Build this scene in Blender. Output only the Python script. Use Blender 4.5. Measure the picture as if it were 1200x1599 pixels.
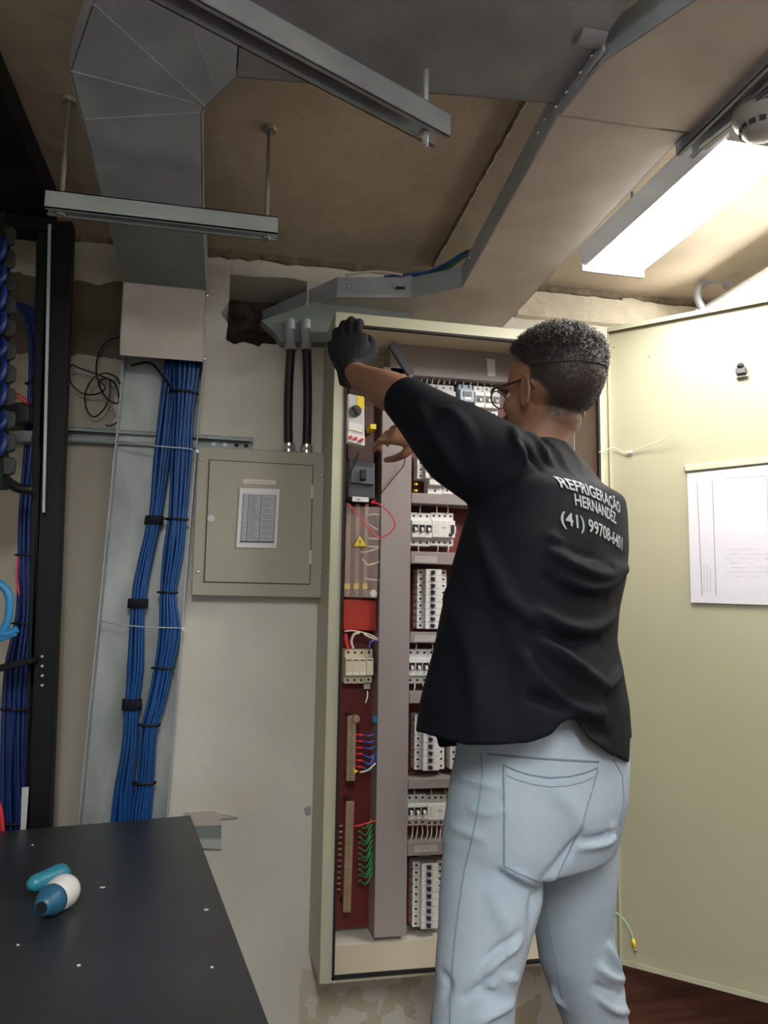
import bpy, bmesh, math, random
from mathutils import Vector, Matrix, noise
from mathutils.bvhtree import BVHTree
from mathutils.geometry import tessellate_polygon

SC = bpy.context.scene
for o in list(bpy.data.objects): bpy.data.objects.remove(o)
COL = SC.collection
R = math.radians
random.seed(7)

# ------------------------------------------------------------------ camera
F, CH = 1250.0, 1.25
yaw, pitch, roll = R(12.3), R(7.2), R(.9)
fw = Vector((math.sin(yaw)*math.cos(pitch), math.cos(yaw)*math.cos(pitch), math.sin(pitch)))
r0 = Vector((math.cos(yaw), -math.sin(yaw), 0)); u0 = r0.cross(fw)
rt = r0*math.cos(roll)+u0*math.sin(roll); up = u0*math.cos(roll)-r0*math.sin(roll)
CAMPOS = Vector((0, 0, CH))
cd = bpy.data.cameras.new('camera'); cam = bpy.data.objects.new('camera', cd); COL.objects.link(cam)
M = Matrix((rt, up, -fw)).transposed().to_4x4(); M.translation = CAMPOS
cam.matrix_world = M
cd.sensor_fit = 'VERTICAL'; cd.sensor_height = 36; cd.lens = F/1599*36; cd.clip_start = .02
SC.camera = cam
# ------------------------------------------------------------------ world, exposure
SC.view_settings.view_transform = 'Standard'; SC.view_settings.look = 'None'
SC.view_settings.gamma = 1; SC.view_settings.use_curve_mapping = False
SC.view_settings.exposure = 0.95
W = bpy.data.worlds.new('world'); SC.world = W; W.use_nodes = True
W.node_tree.nodes['Background'].inputs[0].default_value = (.55, .6, .65, 1)
W.node_tree.nodes['Background'].inputs[1].default_value = .12
LAMP_NEAR, LAMP_FAR = 26.0, 17.0
# the room's other ceiling tubes, behind the photographer; upward pair is added ceiling fill
def area(name, loc, rot, sx, sy, power, col):
    l = bpy.data.lights.new(name, 'AREA'); l.shape = 'RECTANGLE'; l.size = sx; l.size_y = sy
    l.energy = power; l.color = col
    o = bpy.data.objects.new(name, l); COL.objects.link(o); o.location = loc; o.rotation_euler = rot
    return o
area('room_tube_fill', (-.05, -.75, 2.12), (0, 0, 0), .16, 1.2, 22, (.86, .94, 1))
area('room_tube_fill', (1.15, -.75, 2.12), (0, 0, 0), .16, 1.2, 5, (.9, .96, 1))
area('room_tube_fill', (-.05, -.75, 2.0), (math.pi, 0, 0), .16, 1.2, 22, (.95, .97, 1))
area('room_tube_fill', (1.15, -.75, 2.0), (math.pi, 0, 0), .16, 1.2, 8, (.95, .97, 1))

CEIL, WY = 2.235, 2.15
X0, X1, YB = -1.9, 2.5, -1.7

def ray(px, py):
    return rt*((px-600)/F)-up*((py-799.5)/F)+fw
def P(px, py, Y=None, Z=None, X=None):      # a point of the photograph brought to a real plane of the room
    v = ray(px, py)
    t = Y/v.y if Y is not None else ((Z-CH)/v.z if Z is not None else X/v.x)
    return CAMPOS+v*t
def px_of(p):
    v = Vector(p)-CAMPOS; z = v.dot(fw)
    return 600+F*v.dot(rt)/z, 799.5-F*v.dot(up)/z

# ------------------------------------------------------------------ materials
def mat(name, col, rough=.6, metal=0., noise_amt=0., scale=8., col2=None, bump=0., bscale=60., emit=None, spec=.5, stretch=None, alpha=None, trans=0.):
    m = bpy.data.materials.new(name); m.use_nodes = True
    nt = m.node_tree; b = nt.nodes['Principled BSDF']
    b.inputs['Base Color'].default_value = (*col, 1); b.inputs['Roughness'].default_value = rough
    b.inputs['Metallic'].default_value = metal; b.inputs['Specular IOR Level'].default_value = spec
    tc = nt.nodes.new('ShaderNodeTexCoord')
    src = tc.outputs['Object']
    if stretch:
        mp = nt.nodes.new('ShaderNodeMapping'); mp.inputs['Scale'].default_value = stretch
        nt.links.new(src, mp.inputs[0]); src = mp.outputs[0]
    if noise_amt or col2:
        n = nt.nodes.new('ShaderNodeTexNoise'); n.inputs['Scale'].default_value = scale; n.inputs['Detail'].default_value = 6
        nt.links.new(src, n.inputs['Vector'])
        cr = nt.nodes.new('ShaderNodeValToRGB'); e = cr.color_ramp.elements
        c2 = col2 or tuple(c*(1-noise_amt) for c in col)
        e[0].position = .35; e[0].color = (*c2, 1); e[1].position = .65; e[1].color = (*col, 1)
        nt.links.new(n.outputs['Fac'], cr.inputs[0]); nt.links.new(cr.outputs[0], b.inputs['Base Color'])
    if bump:
        n2 = nt.nodes.new('ShaderNodeTexNoise'); n2.inputs['Scale'].default_value = bscale; n2.inputs['Detail'].default_value = 4
        nt.links.new(src, n2.inputs['Vector'])
        bp = nt.nodes.new('ShaderNodeBump'); bp.inputs['Strength'].default_value = bump; bp.inputs['Distance'].default_value = .01
        nt.links.new(n2.outputs['Fac'], bp.inputs['Height']); nt.links.new(bp.outputs[0], b.inputs['Normal'])
    if emit:
        b.inputs['Emission Color'].default_value = (*emit[0], 1); b.inputs['Emission Strength'].default_value = emit[1]
    if alpha is not None: b.inputs['Alpha'].default_value = alpha
    if trans: b.inputs['Transmission Weight'].default_value = trans
    return m

def wall_mat():
    m = mat('painted_concrete', (.70, .67, .60), .75, bump=.25, bscale=25, scale=3, col2=(.62, .59, .52))
    nt = m.node_tree; b = nt.nodes['Principled BSDF']
    base = b.inputs['Base Color'].links[0].from_socket
    tc = nt.nodes.new('ShaderNodeTexCoord'); sep = nt.nodes.new('ShaderNodeSeparateXYZ')
    n = nt.nodes.new('ShaderNodeTexNoise'); n.inputs['Scale'].default_value = 14; n.inputs['Detail'].default_value = 5
    nt.links.new(tc.outputs['Object'], n.inputs['Vector'])
    wob = nt.nodes.new('ShaderNodeVectorMath'); wob.operation = 'SCALE'; wob.inputs['Scale'].default_value = .05
    nt.links.new(n.outputs['Color'], wob.inputs[0])
    add = nt.nodes.new('ShaderNodeVectorMath'); add.operation = 'ADD'
    nt.links.new(tc.outputs['Object'], add.inputs[0]); nt.links.new(wob.outputs[0], add.inputs[1])
    nt.links.new(add.outputs[0], sep.inputs[0])
    def mth(op, a, bb):
        q = nt.nodes.new('ShaderNodeMath'); q.operation = op
        for i, s in enumerate((a, bb)):
            if isinstance(s, (int, float)): q.inputs[i].default_value = s
            else: nt.links.new(s, q.inputs[i])
        return q.outputs[0]
    def box(xa, xb, za, zb):
        x, z = sep.outputs[0], sep.outputs[2]
        return mth('MULTIPLY', mth('MULTIPLY', mth('GREATER_THAN', x, xa), mth('LESS_THAN', x, xb)),
                   mth('MULTIPLY', mth('GREATER_THAN', z, za), mth('LESS_THAN', z, zb)))
    def mix(fac, a, col):
        q = nt.nodes.new('ShaderNodeMix'); q.data_type = 'RGBA'
        nt.links.new(fac, q.inputs['Factor']); nt.links.new(a, q.inputs['A']); q.inputs['B'].default_value = (*col, 1)
        return q.outputs['Result']
    c = mix(mth('MULTIPLY', box(.30, .95, -.1, .40), mth('GREATER_THAN', n.outputs['Fac'], .5)), base, (.54, .48, .36))
    c = mix(mth('MULTIPLY', box(-.9, -.23, -.1, 2.3), .75), c, (.34, .30, .23))  # rack's shade put into the colour of the dirty wall left of the tray
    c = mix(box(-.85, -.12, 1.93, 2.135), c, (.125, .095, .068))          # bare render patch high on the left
    nt.links.new(c, b.inputs['Base Color'])
    return m

def galv(name, col=(.42, .45, .47), rough=.5, metal=.35, n=.3):
    return mat(name, col, rough, metal, n, 7, bump=.04, bscale=30)
MT = {
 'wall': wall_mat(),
 'ceil': mat('bare_concrete', (.50, .42, .31), .8, 0, .25, 3, bump=.3, bscale=18),
 'ceil2': mat('mortar_ridge', (.22, .17, .11), .9, 0, .4, 40, bump=.6, bscale=60),
 'plaster': mat('rough_plaster', (.62, .56, .44), .8, 0, .2, 15, bump=.5, bscale=40),
 'brick': mat('brown_rubble', (.10, .065, .05), .9, 0, .6, 30, bump=.8, bscale=50),
 'floor': mat('reddish_floor', (.10, .035, .022), .45, 0, .4, 6),
 'room': mat('room_wall', (.55, .54, .5), .8, 0, .1, 3),
 'galv': galv('galvanised_steel'),
 'galvb': galv('galvanised_tray_steel', (.50, .55, .60), .55, .3, .25),
 'galvd': galv('dull_tray_steel', (.36, .37, .40), .6, .3, .3),
 'galvl': mat('pale_zinc', (.56, .51, .47), .55, .2, .15, 9, bump=.03),
 'galvg': galv('greenish_zinc', (.27, .31, .30), .5, .3, .25),
 'trayw': mat('worn_zinc', (.52, .55, .54), .5, .25, scale=7, col2=(.24, .27, .26), bump=.05, bscale=20, stretch=(1, 1, .35)),
 'steel': mat('bright_steel', (.7, .7, .7), .25, .9),
 'strut': galv('strut_steel', (.50, .56, .57), .45, .35, .2),
 'rod': mat('threaded_rod', (.30, .28, .22), .6, .4),
 'cab': mat('beige_enamel', (.52, .51, .38), .42, 0, .05, 4),
 'doordim': mat('beige_enamel_dimmed', (.42, .40, .28), .4, 0, .05, 4),  # the cabinet's beige paint, darkened in colour for the door's dimmer light
 'cabpanel': mat('grey_green_enamel', (.37, .355, .28), .5, 0, .06, 4),
 'cabin': mat('cream_enamel', (.66, .60, .46), .45, 0, .05, 4),
 'gasket': mat('black_rubber', (.012, .012, .012), .7),
 'red': mat('red_board', (.15, .012, .008), .5, 0, .2, 5),
 'duct': mat('mauve_grey_plastic', (.30, .255, .255), .55),
 'white': mat('white_plastic', (.78, .77, .76), .4),
 'greyp': mat('light_grey_plastic', (.55, .55, .56), .45),
 'bluep': mat('pale_blue_plastic', (.30, .42, .52), .4),
 'dark': mat('black_plastic', (.015, .016, .018), .4),
 'navy': mat('navy_lever', (.015, .02, .07), .4),
 'dgrey': mat('charcoal_plastic', (.05, .055, .065), .4),
 'blue': mat('blue_cable', (.010, .095, .34), .42, 0, .3, 5),
 'blued': mat('dark_blue_cable', (.008, .035, .19), .45, 0, .3, 5),
 'cyan': mat('cyan_plastic', (.03, .26, .55), .4),
 'green': mat('green_wire', (.02, .22, .06), .5),
 'greenp': mat('pale_green_wire', (.35, .62, .38), .5),
 'redw': mat('red_wire', (.75, .03, .05), .4),
 'wirew': mat('white_wire', (.72, .66, .58), .45),
 'wireb': mat('blue_wire', (.06, .12, .45), .45),
 'black': mat('black_cable', (.008, .008, .009), .5),
 'rack': mat('black_powder_coat', (.003, .0035, .005), .5, bump=.05, spec=.25),
 'velcro': mat('black_velcro', (.006, .008, .02), .95),
 'paper': mat('white_paper', (.72, .72, .72), .6),
 'ink': mat('printed_ink', (.06, .06, .07), .6),
 'ink2': mat('faint_print', (.35, .35, .36), .6),
 'film': mat('clear_film', (.9, .9, .93), .15, alpha=.22),
 'acrylic': mat('clear_acrylic', (.75, .6, .55), .12, alpha=.16),
 'yellow': mat('yellow_label', (.85, .62, .03), .5),
 'brass': mat('worn_copper_bar', (.40, .29, .19), .45, .3, .3, 30),
 'bronze': mat('brown_busbar', (.30, .20, .16), .45, .2, .2, 12),
 'laminate': mat('black_laminate', (.015, .017, .021), .36, scale=4, col2=(.026, .029, .034), bump=.06, bscale=300),  # lighter noise patches put reflections and dust into the desk's colour
 'lamedge': mat('black_edge_band', (.02, .02, .022), .5),
 'chip': mat('pale_chip', (.6, .6, .6), .7),
 'teal': mat('teal_plastic', (.03, .24, .33), .35),
 'teald': mat('dark_teal_plastic', (.02, .11, .20), .4),
 'housing': mat('lamp_housing', (.55, .52, .50), .5),
 'lamp1': mat('lit_tube', (1, 1, 1), .5, emit=((1, .965, .89), LAMP_NEAR)),
 'lamp2': mat('lit_tube_far', (1, 1, 1), .5, emit=((1, .97, .92), LAMP_FAR)),
 'det': mat('detector_plastic', (.42, .42, .40), .5),
 'skin': mat('skin', (.33, .165, .10), .5, 0, .12, 20, bump=.05, bscale=200),
 'hair': mat('dark_hair', (.035, .026, .024), .55, spec=.6),
 'stubble': mat('faded_hair', (.055, .034, .026), .7, 0, .35, 160),
 'shirt': mat('black_cotton', (.0045, .006, .0095), .8, bump=.08, bscale=400, spec=.2),
 'print': mat('grey_print', (.33, .35, .38), .6),
 'jeans': mat('light_denim', (.47, .56, .64), .85, scale=5, col2=(.37, .46, .56), bump=.15, bscale=350, spec=.15),
 'seam': mat('denim_seam', (.20, .28, .36), .85),
 'glove': mat('black_knit_glove', (.008, .009, .013), .85, bump=.3, bscale=300),
 'lens': mat('spectacle_lens', (.9, .95, 1), .05, alpha=.15),
 'shoe': mat('dark_leather', (.03, .028, .03), .5),
 'sole': mat('rubber_sole', (.12, .12, .12), .7),
 'eye': mat('eye_white', (.75, .72, .68), .2),
 'lip': mat('lips', (.30, .10, .08), .5),
}

# ------------------------------------------------------------------ mesh helpers
WM = {}
class MB:
    def __init__(s): s.bm = bmesh.new()
    def poly(s, pts):
        vs = [s.bm.verts.new(p) for p in pts]
        try: s.bm.faces.new(vs)
        except ValueError: pass
        return s
    def hexa(s, a, b):      # two matching quads
        va = [s.bm.verts.new(p) for p in a]; vb = [s.bm.verts.new(p) for p in b]
        n = len(va)
        s.bm.faces.new(va); s.bm.faces.new(vb[::-1])
        for i in range(n): s.bm.faces.new((va[i], vb[i], vb[(i+1) % n], va[(i+1) % n]))
        return s
    def box(s, x0, x1, y0, y1, z0, z1):
        return s.hexa([(x0, y0, z0), (x1, y0, z0), (x1, y1, z0), (x0, y1, z0)],
                      [(x0, y0, z1), (x1, y0, z1), (x1, y1, z1), (x0, y1, z1)])
    def prism(s, pts, d):   # extrude a planar loop by vector d
        d = Vector(d); return s.hexa([Vector(p) for p in pts], [Vector(p)+d for p in pts])
    def obox(s, c, ax, ay, az):   # oriented box, half-axes
        c, ax, ay, az = map(Vector, (c, ax, ay, az))
        q = lambda k: [c+ax*i+ay*j+az*k for i, j in ((-1, -1), (1, -1), (1, 1), (-1, 1))]
        return s.hexa(q(-1), q(1))
    def rings(s, rs, caps=True, closed=False):
        vr = [[s.bm.verts.new(p) for p in r] for r in rs]; n = len(vr[0])
        for k in range(len(vr)-1+(1 if closed else 0)):
            a, b = vr[k], vr[(k+1) % len(vr)]
            for i in range(n): s.bm.faces.new((a[i], a[(i+1) % n], b[(i+1) % n], b[i]))
        if caps and not closed:
            s.bm.faces.new(vr[0][::-1]); s.bm.faces.new(vr[-1])
        return s
    def tube(s, path, r, n=8, flat=1., upv=None, caps=True):
        path = [Vector(p) for p in path]; rs = []
        N = len(path); prev = None
        for i, p in enumerate(path):
            t = (path[min(i+1, N-1)]-path[max(i-1, 0)]).normalized()
            if prev is None:
                ref = Vector(upv) if upv else (Vector((0, 0, 1)) if abs(t.z) < .9 else Vector((1, 0, 0)))
                prev = (ref-t*ref.dot(t)).normalized()
            else: prev = (prev-t*prev.dot(t)).normalized()
            b = t.cross(prev); rr = r[i] if isinstance(r, (list, tuple)) else r
            rs.append([p+prev*(math.cos(2*math.pi*k/n)*rr)+b*(math.sin(2*math.pi*k/n)*rr*flat) for k in range(n)])
        return s.rings(rs, caps)
    def cyl(s, a, b, r, n=16, r2=None): return s.tube([a, b], [r, r if r2 is None else r2], n)
    def capsule(s, a, b, ra, rb=None, n=16):
        a, b = Vector(a), Vector(b); rb = ra if rb is None else rb
        d = (b-a).normalized(); pts = []; rr = []
        for k in range(5):
            t = math.pi/2*(1-k/4.); pts.append(a-d*ra*math.sin(t)); rr.append(max(ra*math.cos(t), ra*.02))
        for k in range(5):
            t = math.pi/2*(k/4.); pts.append(b+d*rb*math.sin(t)); rr.append(max(rb*math.cos(t), rb*.02))
        return s.tube(pts, rr, n)
    def ell(s, c, ax, ay, az, nu=24, nv=14):
        c, ax, ay, az = map(Vector, (c, ax, ay, az)); rs = []
        for j in range(nv+1):
            t = -math.pi/2+math.pi*j/nv; ct = max(math.cos(t), .02)
            rs.append([c+ax*(ct*math.cos(2*math.pi*i/nu))+ay*(ct*math.sin(2*math.pi*i/nu))+az*math.sin(t) for i in range(nu)])
        return s.rings(rs)
    def build(s, name, m, parent=None, smooth=False, bevel=0, kind=None, label=None):
        bmesh.ops.recalc_face_normals(s.bm, faces=s.bm.faces)
        if parent is not None and parent in WM:
            s.bm.transform(WM[parent].inverted())
        me = bpy.data.meshes.new(name); s.bm.to_mesh(me); s.bm.free()
        ms = m if isinstance(m, (list, tuple)) else [m]
        for q in ms: me.materials.append(MT[q] if isinstance(q, str) else q)
        if smooth:
            for p in me.polygons: p.use_smooth = True
            if smooth == 'auto':
                try: me.set_sharp_from_angle(angle=R(40))
                except Exception: pass
        o = bpy.data.objects.new(name, me); COL.objects.link(o)
        if parent is not None:
            o.parent = parent; WM[o] = WM.get(parent, Matrix())
        if bevel:
            bv = o.modifiers.new('bevel', 'BEVEL'); bv.width = bevel; bv.segments = 2; bv.limit_method = 'ANGLE'
        if kind: o['kind'] = kind
        if label: o['label'] = label
        return o
def tag(o, label, cat, group=None, kind=None):
    o['label'] = label; o['category'] = cat
    if group: o['group'] = group
    if kind: o['kind'] = kind
    return o
def thing(name, loc, label, cat, group=None, rot=(0, 0, 0)):
    o = bpy.data.objects.new(name, None); COL.objects.link(o); o.location = loc; o.rotation_euler = rot
    o.empty_display_size = .05
    from mathutils import Euler
    WM[o] = Matrix.Translation(Vector(loc)) @ Euler(rot).to_matrix().to_4x4()
    return tag(o, label, cat, group)
def copy_tree(o, parent=None):
    c = o.copy(); COL.objects.link(c)
    if parent: c.parent = parent
    for ch in list(o.children): copy_tree(ch, c)
    return c
def struct(o): o['kind'] = 'structure'; return o
def curve(pts, n=8):     # Catmull-Rom through points
    pts = [Vector(p) for p in pts]; out = []
    q = [pts[0]*2-pts[1]]+pts+[pts[-1]*2-pts[-2]]
    for i in range(1, len(q)-2):
        for k in range(n):
            t = k/n; a, b, c, d = q[i-1], q[i], q[i+1], q[i+2]
            out.append(.5*((2*b)+(c-a)*t+(2*a-5*b+4*c-d)*t*t+(3*b-a-3*c+d)*t**3))
    out.append(pts[-1]); return out

# ================================================================== ROOM
wx0, wx1 = X0, X1
cabL, cabR, cabB, cabT = .292, 1.045, .40, 2.012
hole_px = [(360, 428), (400, 432), (455, 434), (480, 440), (480, 470), (446, 534), (428, 538), (410, 536), (404, 542), (396, 538), (380, 534), (366, 538), (352, 530), (356, 505), (345, 490), (358, 470)]
hole = [P(x, y, Y=WY) for x, y in hole_px]
outer = [Vector((wx0, WY, 0)), Vector((wx1, WY, 0)), Vector((wx1, WY, CEIL)), Vector((wx0, WY, CEIL))]
cabh = [Vector((cabL+.004, WY, cabB+.004)), Vector((cabR-.004, WY, cabB+.004)), Vector((cabR-.004, WY, cabT-.004)), Vector((cabL+.004, WY, cabT-.004))]
w = MB()
loops = [outer, cabh, hole]; flat = [p for l in loops for p in l]
vs = [w.bm.verts.new(p) for p in flat]
for t in tessellate_polygon(loops):
    try: w.bm.faces.new([vs[i] for i in t])
    except ValueError: pass
k0 = len(outer)
for l in (cabh, hole):
    back = [w.bm.verts.new(p+Vector((0, .22, 0))) for p in l]
    for i in range(len(l)):
        j = (i+1) % len(l); w.bm.faces.new((vs[k0+i], vs[k0+j], back[j], back[i]))
    k0 += len(l)
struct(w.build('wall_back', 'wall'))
b = MB(); b.box(hole[0].x-.15, .5, WY+.19, WY+.24, 1.6, 2.3); struct(b.build('trim_1', 'brick'))   # rubble inside the broken opening
b = MB(); b.box(wx0, wx1, YB, WY+.25, -.05, 0); struct(b.build('floor', 'floor'))
b = MB(); b.box(wx0, wx1, YB, WY+.25, CEIL, CEIL+.05); struct(b.build('ceiling', 'ceil'))
b = MB(); b.box(wx0-.05, wx0, YB, WY, 0, CEIL); struct(b.build('wall_left', 'room'))
b = MB(); b.box(wx1, wx1+.05, YB, WY, 0, CEIL); struct(b.build('wall_right', 'room'))
b = MB(); b.box(wx0, wx1, YB-.05, YB, 0, CEIL); struct(b.build('wall_front', 'room'))
# mortar ridge on the ceiling
pa, pb = P(676, 414, Z=CEIL), P(824, 150, Z=CEIL)
b = MB(); N = 40; path = []; rr = []
for i in range(N+1):
    p = pa.lerp(pb, i/N); path.append(p+Vector((noise.noise(p*30)*.004, 0, 0))); rr.append(.006+abs(noise.noise(p*55))*.007)
b.tube(path, rr, 6, flat=.8); struct(b.build('trim_2', 'ceil2'))
# rough plaster line under the ceiling
b = MB(); N = 90; rs = []
for i in range(N+1):
    x = -.62+2.4*i/N; h = .012+.012*abs(noise.noise(Vector((x*20, 0, 0))))+.01*abs(noise.noise(Vector((x*70, 3, 0))))
    d = .006+.006*abs(noise.noise(Vector((x*35, 9, 0))))
    rs.append([(x, WY+.004, CEIL+.002), (x, WY-d, CEIL+.002), (x, WY-d, CEIL-h), (x, WY+.004, CEIL-h-.006)])
b.rings(rs); struct(b.build('trim_3', 'ceil2'))
b = MB()                       # beam edge band above the cabinet
rs = []
for i in range(31):
    x = .86+1.2*i/30; z = 2.125+.006*noise.noise(Vector((x*14, 5, 0)))
    rs.append([(x, WY+.003, z), (x, WY-.02, z+.004), (x, WY-.022, CEIL-.03), (x, WY+.003, CEIL-.03)])
b.rings(rs); struct(b.build('trim_4', 'plaster'))
# plaster lump beside the beam
c = P(998, 490, Y=WY-.015)
b = MB()
b.prism([c+Vector((x, 0, z)) for x, z in ((-.055, .045), (-.02, .05), (.04, .038), (.05, .03), (.05, -.07), (-.06, -.07), (-.048, -.02))], (0, .02, 0))
tag(b.build('plaster_patch', 'plaster', bevel=.004), 'rough cream plaster lump on the wall above the open cabinet door', 'patch')

# brown wooden cupboard front low behind the door
b = MB(); b.box(1.08, 2.3, 2.02, 2.14, 0, .52)
t = thing('wooden_plinth', (1.7, 2.1, 0), 'dark reddish brown wooden plinth on the floor behind the cabinet door', 'plinth')
m_wood = mat('dark_red_wood', (.13, .05, .03), .45, 0, .5, 5, stretch=(1, 1, 12))
b.build('body', m_wood, t, bevel=.003)
b = MB(); b.box(1.08, 2.3, 2.005, 2.14, .52, .535); b.build('top_board', m_wood, t, bevel=.002)

# ================================================================== TRAYS AND CEILING
def tray(parent, pts, z, lips, m, ridge=(), name='tray_plate', h=.055, th=.002, ml=None):
    b = MB(); b.prism([(x, y, z) for x, y in pts], (0, 0, th))
    for (a, c) in ridge:
        a = Vector((a[0], a[1], z)); c = Vector((c[0], c[1], z)); d = (c-a); n = Vector((-d.y, d.x, 0)).normalized()*.0016
        b.hexa([a-n-Vector((0, 0, .0016)), c-n-Vector((0, 0, .0016)), c+n-Vector((0, 0, .0016)), a+n-Vector((0, 0, .0016))],
               [a-n, c-n, c+n, a+n])
    b.build(name, m, parent)
    n = len(pts)
    for i in lips:
        a, c = Vector((*pts[i], z)), Vector((*pts[(i+1) % n], z)); d = c-a
        q = Vector((-d.y, d.x, 0)).normalized()*.0012
        b = MB(); b.hexa([a-q, c-q, c+q, a+q], [p+Vector((0, 0, h)) for p in (a-q, c-q, c+q, a+q)])
        # folded rim
        b.hexa([a-q+Vector((0, 0, h)), c-q+Vector((0, 0, h)), c+q+Vector((0, 0, h)), a+q+Vector((0, 0, h))],
               [p+Vector((0, 0, h+.002)) for p in (a-q, c-q, c+q, a+q)])
        b.build('side_lip', ml or m, parent)
TZ = 2.09
run = [(.128, 2.34), (.308, 2.045), (.50, 1.995), (.612, 1.90), (.545, 1.172), (.782, 1.165), (.815, 2.145), (.42, 2.145), (.30, 2.34)]
t = thing('cable_tray', (.6, 1.7, TZ), 'wide galvanised tray running from the wall hole over the cabinet top towards the lamp', 'cable tray')
tray(t, run, TZ, [0, 1, 2, 3, 5], 'galvl', ml='galvb')
for (x, y) in ((.552, 1.23), (.556, 1.27), (.600, 1.79), (.34, 2.036), (.46, 2.005)):    # lip bolts
    b = MB(); b.ell((x-.004, y-.004, TZ+.03), (.005, 0, 0), (0, .005, 0), (0, 0, .005), 10, 6); b.build('bolt', 'steel', t, True)
b = MB(); b.obox((.47, 1.998, TZ+.025), (.012, -.003, 0), (.0005, .002, 0), (0, 0, .003)); b.build('slot', 'gasket', t)
elb = [(.548, 1.165), (.553, 1.035), (.612, .90), (.74, .60), (1.7, .60), (1.7, .93), (1.0, .96), (.785, 1.158)]
b = MB(); b.prism([P(x, y, Y=2.10) for x, y in ((408, 500), (525, 460), (640, 462), (640, 500), (515, 534), (440, 534), (430, 520))], (0, WY-.002-2.10, 0)); b.build('drop_box', 'galvg', t, bevel=.001)
t = thing('cable_tray', (1.0, .9, TZ), 'beige-lit galvanised tray bend at the top right, beside the lamp row', 'cable tray')
tray(t, elb, TZ-.001, [0, 1, 2, 6], 'galvl', ml='galvb')
b = MB(); b.obox((.547, 1.10, TZ+.03), (.003, .0, 0), (0, .09, 0), (0, 0, .028)); b.build('joint_plate', 'galvb', t, bevel=.001)
for y in (1.04, 1.08, 1.13, 1.17):
    for z in (.015, .042):
        b = MB(); b.ell((.5425, y, TZ+z), (.004, 0, 0), (0, .005, 0), (0, 0, .005), 10, 6); b.build('bolt', 'steel', t, True)
b = MB(); b.cyl((.545, 1.01, TZ+.03), (.505, 1.01, TZ+.03), .022, 20); b.cyl((.545, 1.01, TZ+.03), (.49, 1.01, TZ+.03), .008, 12); b.build('clamp', 'galvd', t, 'auto')

t = thing('cable_tray', (.3, 1.0, TZ+.02), 'dark grey galvanised cross tray spanning overhead between the two long trays', 'cable tray')
tray(t, [(.012, 1.225), (.545, 1.165), (.545, .78), (.012, .82)], TZ+.018, [0, 2], 'galvd')
t = thing('cable_tray', (-.15, 1.5, TZ+.02), 'blue-grey galvanised tray with segmented bend above the blue cable drop', 'cable tray')
elx = [(-.25, 1.72), (-.25, 1.65), (-.25, 1.27), (-.195, 1.11), (-.10, .94), (.01, .82), (.01, 1.225), (-.045, 1.325), (-.045, 1.65), (-.045, 1.72)]
inn = (-.04, 1.31)
tray(t, elx, TZ+.016, [0, 1, 2, 3, 4, 6, 7, 8], 'galvb', [((-.25, 1.27), inn), ((-.195, 1.11), inn), ((-.10, .94), (-.02, 1.275)), ((-.245, 1.40), (-.045, 1.33))])
# downturn at the wall
za, zb, zc = P(260, 452, Y=2.02).z, P(260, 522, Y=2.0).z, P(260, 560, Y=2.02).z
t = thing('tray_drop_cover', (-.14, 2.08, zc), 'pale zinc cover box where the overhead tray turns down onto the blue cables', 'tray cover')
xl, xr = -.236, -.036
b = MB(); b.hexa([(-.25, 1.72, TZ+.016), (-.045, 1.72, TZ+.016), (xr, 2.0, za), (xl, 2.0, za)], [(-.25, 1.72, TZ+.018), (-.045, 1.72, TZ+.018), (xr, 2.0, za+.002), (xl, 2.0, za+.002)]); b.build('sloping_plate', 'galvg', t)
for (xa_, xb_) in ((-.25, xl), (-.045, xr)):
    b = MB(); b.hexa([(xa_-.001, 1.72, TZ+.016), (xb_-.001, 2.0, za), (xb_-.001, 2.0, TZ+.07), (xa_-.001, 1.72, TZ+.07)], [(xa_+.001, 1.72, TZ+.016), (xb_+.001, 2.0, za), (xb_+.001, 2.0, TZ+.07), (xa_+.001, 1.72, TZ+.07)]); b.build('side_lip', 'galvb', t)
b = MB()
b.hexa([(xl, 2.0, za), (xr, 2.0, za), (xr, 2.0, zb), (xl, 2.0, zb)], [(xl, 2.003, za), (xr, 2.003, za), (xr, 2.003, zb), (xl, 2.003, zb)])
b.build('front_plate', 'galvl', t)
b = MB(); b.hexa([(xl, 2.0, zb), (xr, 2.0, zb), (xr, 2.02, zc), (xl, 2.02, zc)], [(xl, 2.004, zb), (xr, 2.004, zb), (xr, 2.024, zc), (xl, 2.024, zc)])
b.build('lower_flap', 'galvl', t)
for x in (xl, xr):
    b = MB(); b.hexa([(x-.001, 2.0, za), (x-.001, WY, za), (x-.001, WY, zc), (x-.001, 2.02, zc), (x-.001, 2.0, zb)],
                     [(x+.001, 2.0, za), (x+.001, WY, za), (x+.001, WY, zc), (x+.001, 2.02, zc), (x+.001, 2.0, zb)]); b.build('side_cheek', 'galvb', t)
b = MB(); b.box(xl, xr, 2.0, WY, za, za+.002); b.build('top_plate', 'galvg', t)
b = MB(); b.cyl((xr+.006, 2.06, zc+.19), (xr+.002, 2.06, zc+.19), .006); b.build('bolt', 'steel', t)
b = MB(); b.cyl((xr+.006, 2.06, zc+.02), (xr+.002, 2.06, zc+.02), .006); b.build('bolt', 'steel', t)

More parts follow.
